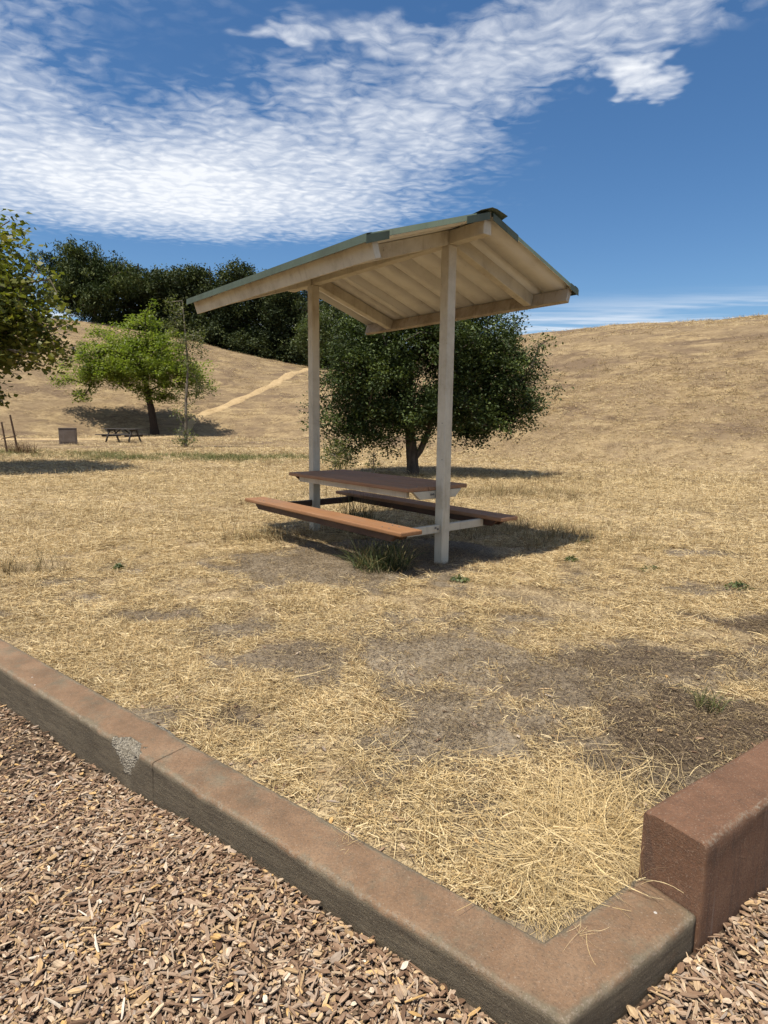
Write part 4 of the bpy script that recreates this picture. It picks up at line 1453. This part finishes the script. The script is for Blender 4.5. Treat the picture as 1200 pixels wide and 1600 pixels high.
def make_tree(name, label, base, trunk, blobs, leafm, barkm, spacing, per, sigma, leaf, seed, group=None, cat='tree', shell=2.0, gap=0.25,
              limbs=110, r_tip=0.012, aspect=0.55, up=0.5, needles=False, lobed=False, extra=None, flat=0.8, seglen=0.5, sides=6, crown_name='crown'):
    root = empty(name, (base[0], base[1], base[2]))
    tag(root, label, cat, group)
    C = crown_points(blobs, spacing, seed, shell, gap)
    if extra is not None:
        C = np.vstack([C, np.array(extra)])
    r = np.random.default_rng(seed)
    pick = C[r.permutation(len(C))[:limbs]]
    if extra is not None:
        pick = np.vstack([pick, np.array(extra)])
    edges = grow([(np.array(p), rad) for p, rad in trunk], list(pick), r_tip, seed, seglen=seglen)
    obj('trunk', tube_mesh('trunk', edges, barkm, 8), None, root)
    pts = clump(C, per, sigma, seed + 1, flat)
    obj(crown_name, leaf_mesh(crown_name, pts, leaf, leafm, seed + 2, aspect, up, needles=needles, lobed=lobed, tone=CLUMP_TONE), None, root)
    return root


def lumpy(blobs, n, rad, seed):
    """small bulges set on the skin of the big masses"""
    r = np.random.default_rng(seed)
    out = [(x, y, z, a * 0.88, b * 0.88, c * 0.88) for x, y, z, a, b, c in blobs]
    w = np.array([a * b * c for _, _, _, a, b, c in blobs]) ** (2 / 3)
    for k in r.choice(len(blobs), n, p=w / w.sum()):
        x, y, z, a, b, c = blobs[k]
        d = r.normal(0, 1, 3); d /= np.linalg.norm(d)
        s_ = rad * r.uniform(0.6, 1.35)
        out.append((x + d[0] * a * 0.92, y + d[1] * b * 0.92, z + d[2] * c * 0.92, s_, s_, s_ * 0.75))
    return out


# the live oak right behind the shelter
ox, oy = 0.73, 15.51
make_tree('oak_tree', 'broad dark green oak with low rounded crown right behind the picnic shelter', (ox, oy, 0),
          [((0, 0, -0.15), 0.19), ((0.0, 0, 0.15), 0.155), ((-0.04, 0, 0.6), 0.145), ((-0.10, 0.02, 1.2), 0.13), ((-0.12, 0, 1.9), 0.10), ((-0.1, 0, 2.6), 0.06)],
          lumpy([(0.15, 0, 2.75, 2.25, 2.2, 1.6), (-1.15, -0.1, 2.35, 1.25, 1.6, 1.6), (1.75, -0.1, 2.4, 1.35, 1.7, 1.6), (2.3, -0.2, 2.2, 0.85, 1.1, 1.2),
           (-0.7, 0, 3.3, 1.3, 1.5, 1.0), (1.2, 0, 3.4, 1.4, 1.6, 0.95), (-1.6, -0.2, 1.5, 0.65, 0.9, 0.85), (-0.8, -0.5, 1.2, 0.75, 0.8, 0.6), (2.1, -0.3, 1.35, 0.6, 0.7, 0.5), (0.2, -1.1, 1.65, 1.1, 0.7, 0.65), (1.3, -0.9, 1.5, 0.9, 0.7, 0.6), (0.1, 0.9, 1.6, 1.2, 0.8, 0.7), (-1.5, -0.4, 0.95, 0.5, 0.6, 0.4)], 70, 0.42, 55),
          M['oak_leaf'], M['bark_oak'], 0.37, 90, 0.135, 0.072, 901, shell=1.9, gap=0.06, limbs=200,
          extra=[(-2.45, -0.3, 1.9), (-2.6, -0.3, 1.6), (3.0, -0.3, 3.2), (2.95, -0.3, 3.0), (3.15, -0.3, 2.6), (3.05, -0.3, 1.9), (-2.4, -0.3, 2.5), (3.2, -0.3, 3.35)])
oak_root = [o for o in COL.objects if o.name.startswith('oak_tree')][0]
fork = tube_mesh('stem', [(np.array([-0.02, 0, 0.35]), 0.09, np.array([0.17, -0.02, 0.62]), 0.085), (np.array([0.17, -0.02, 0.62]), 0.085, np.array([0.34, -0.04, 1.0]), 0.075),
                          (np.array([0.34, -0.04, 1.0]), 0.075, np.array([0.55, 0, 1.8]), 0.05)], M['bark_oak'], 10)
obj('stem', fork, None, oak_root)

# the bright green tree over the far picnic table
gx_, gy_ = -17.7, 46.85
gz = float(terrain(gx_, gy_))
make_tree('shade_tree', 'bright green spreading tree with layered branches over the far picnic table', (gx_, gy_, gz),
          [((0, 0, -0.3), 0.40), ((-0.05, 0, 0.6), 0.31), ((-0.2, 0, 1.9), 0.27), ((-0.45, 0, 3.2), 0.22), ((-0.6, 0, 5.0), 0.18), ((-0.3, 0, 7.5), 0.08)],
          [(-0.3, 0, 4.6, 3.4, 3.2, 1.5), (-1.2, 0, 5.6, 3.4, 3.0, 1.9), (-3.6, 0, 5.2, 2.2, 2.2, 1.2), (-3.4, 0, 4.4, 2.4, 2.4, 0.9), (-5.6, 0, 4.2, 1.7, 1.8, 0.7), (-4.3, 0, 6.2, 1.9, 1.8, 0.6), (2.5, 0, 4.6, 1.9, 2.2, 1.3), (-1.6, 0, 6.4, 2.4, 2.2, 0.9),
           (0.6, 0, 6.6, 2.0, 1.8, 0.9), (0.1, 0, 8.2, 0.9, 0.9, 0.9), (-2.2, 0, 7.6, 1.2, 1.1, 0.6), (0.9, 0, 2.9, 1.9, 1.8, 0.7), (3.4, 0, 3.6, 1.2, 1.2, 0.7), (-5.3, 0, 2.9, 1.2, 1.3, 0.5), (0.2, 0, 9.3, 0.4, 0.4, 0.6), (-3.6, 0, 7.4, 1.3, 1.3, 0.5), (-6.2, 0, 5.2, 1.0, 1.2, 0.5), (1.9, 0, 7.0, 1.1, 1.1, 0.7), (-0.8, 0, 8.4, 1.0, 1.0, 0.6)],
          M['green_leaf'], M['bark_dark'], 0.66, 48, 0.26, 0.18, 902, shell=1.7, gap=0.24, limbs=170, r_tip=0.025, flat=0.6, up=0.9, seglen=0.9)

# the broad-leaved tree reaching in at the left edge
make_tree('edge_tree', 'olive and yellow-green broad-leaved tree reaching in at the left edge', (-11.3, 15.2, 0),
          [((0, 0, -0.2), 0.24), ((0.05, 0, 0.8), 0.20), ((0.1, 0, 2.0), 0.17), ((0.2, 0, 3.4), 0.12), ((0.25, 0, 5.0), 0.06)],
          [(0, 0, 4.2, 2.6, 2.6, 2.0), (1.6, 0, 4.2, 1.5, 1.8, 1.5), (2.2, 0, 3.3, 1.2, 1.4, 1.0), (1.0, 0, 5.6, 1.4, 1.5, 0.8), (0.9, 0, 2.6, 1.0, 1.3, 0.9), (-1.6, 0, 4.0, 1.7, 1.8, 1.8), (2.0, 0, 5.3, 0.7, 0.8, 0.7), (1.25, -0.2, 1.75, 0.3, 0.5, 0.6)],
          M['maple_leaf'], M['bark_pale'], 0.44, 21, 0.19, 0.135, 903, shell=2.1, gap=0.22, limbs=130, lobed=True, up=0.6,
          extra=[(3.3, -0.2, 4.6), (3.45, -0.2, 4.3), (3.1, -0.2, 5.0), (3.55, -0.1, 3.6), (2.9, 0, 2.6), (1.3, -0.2, 6.5), (2.45, -0.2, 5.9)])

# the thin sapling between the bright tree and the shelter
sx_, sy_ = -9.29, 28.29
make_tree('sapling', 'thin half-bare sapling with sparse leaves, just left of the shelter roof', (sx_, sy_, float(terrain(sx_, sy_))),
          [((0, 0, -0.1), 0.085), ((0.05, 0, 0.9), 0.075), ((0.1, 0, 2.2), 0.062), ((0.25, 0, 3.6), 0.05), ((0.2, 0, 5.0), 0.035), ((0.1, 0, 6.6), 0.015)],
          [(0.0, 0, 0.6, 0.6, 0.5, 0.55), (0.1, 0, 1.9, 0.45, 0.4, 0.8), (0.75, 0, 2.5, 0.55, 0.4, 0.35), (0.9, 0, 3.0, 0.4, 0.4, 0.4), (0.5, 0, 4.9, 0.75, 0.6, 0.5), (-0.2, 0, 5.8, 0.6, 0.5, 0.9), (0.35, 0, 3.9, 0.6, 0.5, 0.5)],
          M['olive_leaf'], M['bark_pale'], 0.36, 28, 0.16, 0.10, 904, shell=1.6, gap=0.1, limbs=60, r_tip=0.010, extra=[(0.95, 0, 4.3), (0.7, 0, 4.5), (0.85, 0, 5.3)])

# a young tree half hidden by the left post
yx, yy = -8.6, 75.5
make_tree('young_tree', 'mid-green young tree by the top of the path, half hidden behind the left shelter post', (yx, yy, float(terrain(yx, yy))),
          [((0, 0, -0.2), 0.20), ((0, 0, 1.4), 0.17), ((0.05, 0, 3.4), 0.12), ((0.0, 0, 6.0), 0.05)],
          [(0.1, 0, 4.6, 2.2, 2.0, 1.9), (-1.2, 0, 3.4, 1.3, 1.3, 1.3), (0.6, 0, 6.0, 1.4, 1.4, 1.2), (1.6, 0, 3.4, 1.6, 1.5, 1.6), (0, 0, 2.0, 1.6, 1.5, 1.0)],
          M['weed_leaf'], M['bark_oak'], 0.62, 26, 0.3, 0.22, 905, shell=1.8, gap=0.12, limbs=60, r_tip=0.02, seglen=0.8)

# shrubby growth under the oak
for k, (x_, y_, h_, w_, lab) in enumerate(((-1.2, 14.6, 1.05, 0.45, 'loose yellow-green weedy shrub under the left side of the dark oak'), (-0.28, 14.7, 0.75, 0.2, 'small leafy sucker shoot left of the dark oak trunk'))):
    make_tree('shrub', lab, (x_, y_, float(terrain(x_, y_))), [((0, 0, -0.05), 0.02), ((0, 0, 0.15), 0.016), ((0.02, 0, 0.35), 0.012)],
              [(0, 0, h_ * 0.55, w_, w_, h_ * 0.45)], M['olive_leaf'], M['bark_pale'], 0.15, 12, 0.06, 0.055, 920 + k, shell=1.5, gap=0.1, limbs=30, r_tip=0.005, cat='shrub', crown_name='foliage', seglen=0.2)


# trees on the crest of the hill
def hill_tree(px_az, dist, h, w, kind, seed, label, low=0.1):
    a = math.radians(px_az)
    x_, y_ = dist * math.sin(a), dist * math.cos(a)
    z_ = float(terrain(x_, y_))
    rr = random.Random(seed)
    bl = []
    if kind == 'pine':
        for k in range(13):
            f = k / 12
            ang = rr.uniform(0, 6.28)
            rad = w * 0.62 * (0.25 + 0.75 * math.sin(math.pi * min(1, 0.25 + f * 0.55)))
            off_ = rad * 0.62
            bl.append((math.cos(ang) * off_, math.sin(ang) * off_ * 0.8, h * (0.16 + 0.74 * f), rad * 0.75, rad * 0.7, h * 0.10))
        bl.append((0, 0, h * 0.55, w * 0.62, w * 0.55, h * 0.34))
    else:
        bl.append((0, 0, h * 0.52, w * 0.80, w * 0.75, h * (0.42 - low * 0.3)))
        for k in range(8):
            ang = rr.uniform(0, 6.28); f = rr.uniform(0.35, 0.9)
            rad = w * rr.uniform(0.28, 0.45)
            bl.append((math.cos(ang) * w * 0.65, math.sin(ang) * w * 0.5, h * f * 0.92, rad, rad, h * rr.uniform(0.10, 0.16)))
        for k in range(9):
            ang = rr.uniform(0, 6.28)
            bl.append((math.cos(ang) * w * 0.8, math.sin(ang) * w * 0.5, h * rr.uniform(0.06, 0.2), w * 0.5, w * 0.45, h * 0.14))
    make_tree('pine_tree' if kind == 'pine' else 'hill_oak', label, (x_, y_, z_),
              [((0, 0, -0.5), 0.40), ((0.1, 0, h * 0.15), 0.34), ((0.0, 0, h * 0.35), 0.28), ((0.1, 0, h * 0.65), 0.18), ((0, 0, h * 0.9), 0.06)],
              lumpy(bl, 26, w * 0.2, seed), M['pine_leaf'] if kind == 'pine' else M['far_leaf'], M['bark_dark'], 1.0, 46, 0.42 if kind != 'pine' else 0.36, 0.30 if kind != 'pine' else 0.42, seed,
              group='dark trees on the crest of the hill', shell=2.4, gap=0.12, limbs=70, r_tip=0.04, seglen=1.4, aspect=0.6 if kind != 'pine' else 0.28,
              needles=kind == 'pine', up=0.3)


hill_tree(-25.0, 83.0, 9.0, 7.6, 'pine', 931, 'large round-topped dark pine, leftmost tree on the hill crest', 0.3)
for k, (az_, ds_, h_, w_, lab) in enumerate((
        (-21.4, 87, 10.2, 5.6, 'dark conical tree on the hill crest, right beside the big pine'),
        (-18.6, 86, 10.4, 5.4, 'dark bushy tree on the hill crest, straight behind the top of the bright green tree'),
        (-15.6, 86, 11.6, 5.6, 'tall dark oak on the hill crest, straight behind the thin sapling'),
        (-12.6, 87, 13.2, 5.2, 'tallest dark oak on the hill crest, its top showing over the sloping roof edge'),
        (-10.0, 86, 13.2, 5.4, 'dark oak on the hill crest, seen below the left roof slope'),
        (-7.2, 85, 11.5, 5.2, 'dark oak on the hill crest, nearest the left shelter post'),
        (-4.2, 84, 10.0, 5.0, 'dark oak at the right end of the crest row, between the shelter posts'))):
    hill_tree(az_, ds_, h_, w_, 'oak', 940 + k, lab)

# ------------------------------------------------------------------ small plants
def grass_clump(name, label, loc, n, spread, lmin, lmax, cols, seed, width=0.006, group=None, cat='grass clump', rise=0.95, curl=0.7, lean=(0, 0)):
    me = blades_mesh(name, n, spread, lmin, lmax, rise, width, cols, seed, M['green_grass'], seg=4, curl=curl)
    o = obj(name, me)
    o.location = (loc[0], loc[1], float(terrain(loc[0], loc[1])) - 0.003)
    return tag(o, label, cat, group)


grass_clump('grass_clump', 'thick dark green grass tussock under the front bench', (-0.02, 5.55), 620, 0.27, 0.12, 0.36, [(0.05, 0.075, 0.022), (0.08, 0.105, 0.035), (0.035, 0.05, 0.018), (0.13, 0.135, 0.055), (0.28, 0.23, 0.11)], 1, 0.007)
grass_clump('weed_clump', 'dark wispy green weeds between the front bench and the table', (-0.30, 7.30), 240, 0.20, 0.32, 0.62, [(0.05, 0.06, 0.025), (0.09, 0.10, 0.04), (0.16, 0.13, 0.06)], 2, 0.007, cat='weed', curl=0.3)
grass_clump('grass_clump', 'sprouting green grass tuft beside the tall block wall', (1.60, 2.77), 90, 0.07, 0.05, 0.15, [(0.11, 0.15, 0.05), (0.17, 0.20, 0.07), (0.30, 0.27, 0.12)], 3, 0.004)
grass_clump('grass_clump', 'dull brownish grass tuft left of the front bench', (-1.38, 6.85), 150, 0.16, 0.08, 0.24, DULL + [(0.10, 0.10, 0.04)], 4, 0.005)
grass_clump('grass_clump', 'dark dry tuft at the left edge of the lawn', (-3.28, 5.22), 90, 0.10, 0.06, 0.18, DULL + [(0.09, 0.08, 0.04)], 5, 0.005)


def rosette(label, loc, w, seed):
    r = np.random.default_rng(seed)
    n = 110
    w *= 0.85
    a = r.uniform(0, 6.28, n); rr = w * np.sqrt(r.random(n))
    c = np.stack([rr * np.cos(a), rr * np.sin(a) * 0.8, r.uniform(0.01, 0.05, n) * (1.3 - rr / w)], -1)
    o = obj('ground_weed', leaf_mesh('ground_weed', c, 0.034, M['weed_leaf'], seed, 0.6, 1.0))
    o.location = (loc[0], loc[1], float(terrain(*loc)))
    tag(o, label, 'weed', 'low green weeds on the dry lawn')


rosette('largest flat green weed on the dry grass right of the shelter', (2.55, 5.62), 0.17, 11)
rosette('flat green weed on the dry grass closest to the right edge', (3.02, 4.98), 0.14, 12)
rosette('small green weed on the dry grass between the shelter and the largest weed', (1.89, 5.94), 0.08, 13)
rosette('small green weed at the edge of the roof shadow, farthest weed on the right', (2.32, 6.82), 0.09, 14)
rosette('small grey-green weed on bare soil in front of the right shelter post', (0.66, 5.06), 0.10, 15)
rosette('tiny green weed on the open dry grass left of the shelter', (-2.43, 5.40), 0.06, 16)

# ------------------------------------------------------------------ far furniture
def far_table():
    x_, y_ = -14.75, 34.2
    root = empty('picnic_table', (x_, y_, float(terrain(x_, y_))), math.radians(-14))
    tag(root, 'distant grey weathered wooden picnic table under the bright green tree', 'picnic table')
    for k in range(5):
        box('table_plank', (2.2, 0.135, 0.045), (0, (k - 2) * 0.145, 0.75), M['grey_wood'], root, 0.004)
    for s in (-1, 1):
        for k in range(2):
            box('bench_plank', (2.2, 0.13, 0.045), (0, s * (0.66 + k * 0.14), 0.45), M['grey_wood'], root, 0.004)
    for a in (-0.72, 0.72):
        box('bench_arm', (0.05, 1.55, 0.10), (a, 0, 0.375), M['grey_wood'], root, 0.004)
        box('top_cleat', (0.05, 0.70, 0.09), (a, 0, 0.682), M['grey_wood'], root, 0.004)
        for s in (-1, 1):
            b0, b1 = s * 0.22, s * 0.58
            prism('leg', [(a + 0.028, b0 - 0.055, 0.64), (a + 0.028, b0 + 0.055, 0.64), (a + 0.028, b1 + 0.055, -0.02), (a + 0.028, b1 - 0.055, -0.02)], (0.045, 0, 0), M['grey_wood'], root, 0.003)
        s = 1 if a < 0 else -1
        prism('brace', [(a + s * 0.08, -0.045, 0.37), (a + s * 0.15, -0.045, 0.37), (a + s * 0.62, -0.045, 0.725), (a + s * 0.55, -0.045, 0.725)], (0, 0.09, 0), M['grey_wood'], root, 0.003)


far_table()

x_, y_ = -16.1, 30.9
bx_ = empty('service_box', (x_, y_, float(terrain(x_, y_))), math.radians(24))
tag(bx_, 'square weathered brown box with a pale smear, standing left of the distant picnic table', 'box')
box('body', (0.80, 0.55, 0.80), (0, 0, 0.38), M['brown_panel'], bx_, 0.015)
box('lid', (0.84, 0.59, 0.035), (0, 0, 0.80), M['brown_panel'], bx_, 0.01)
box('panel', (0.66, 0.012, 0.58), (0, -0.281, 0.40), M['brown_panel'], bx_, 0.004)

x_, y_ = -13.95, 22.9
sk = empty('tree_stakes', (x_, y_, float(terrain(x_, y_))), 0.2)
tag(sk, 'two leaning brown tree stakes tied together at the far left edge', 'stakes')
obj('stake', tube_mesh('stake', [(np.array([-0.28, 0, -0.1]), 0.035, np.array([-0.42, 0.05, 1.15]), 0.032)], M['stake'], 8), None, sk)
obj('stake', tube_mesh('stake', [(np.array([0.10, 0, -0.1]), 0.038, np.array([-0.10, 0.02, 1.42]), 0.034)], M['stake'], 8), None, sk)
obj('tie', tube_mesh('tie', [(np.array([-0.48, 0.02, 0.52]), 0.02, np.array([0.06, 0.0, 0.66]), 0.02)], M['stake'], 6), None, sk)
grass_clump('dry_weed', 'dry brown weed clump at the foot of the leaning tree stakes', (-13.5, 22.6), 260, 0.5, 0.2, 0.6, [(0.20, 0.12, 0.06), (0.28, 0.19, 0.10), (0.14, 0.09, 0.05)], 8, 0.016, cat='weed', curl=0.4)
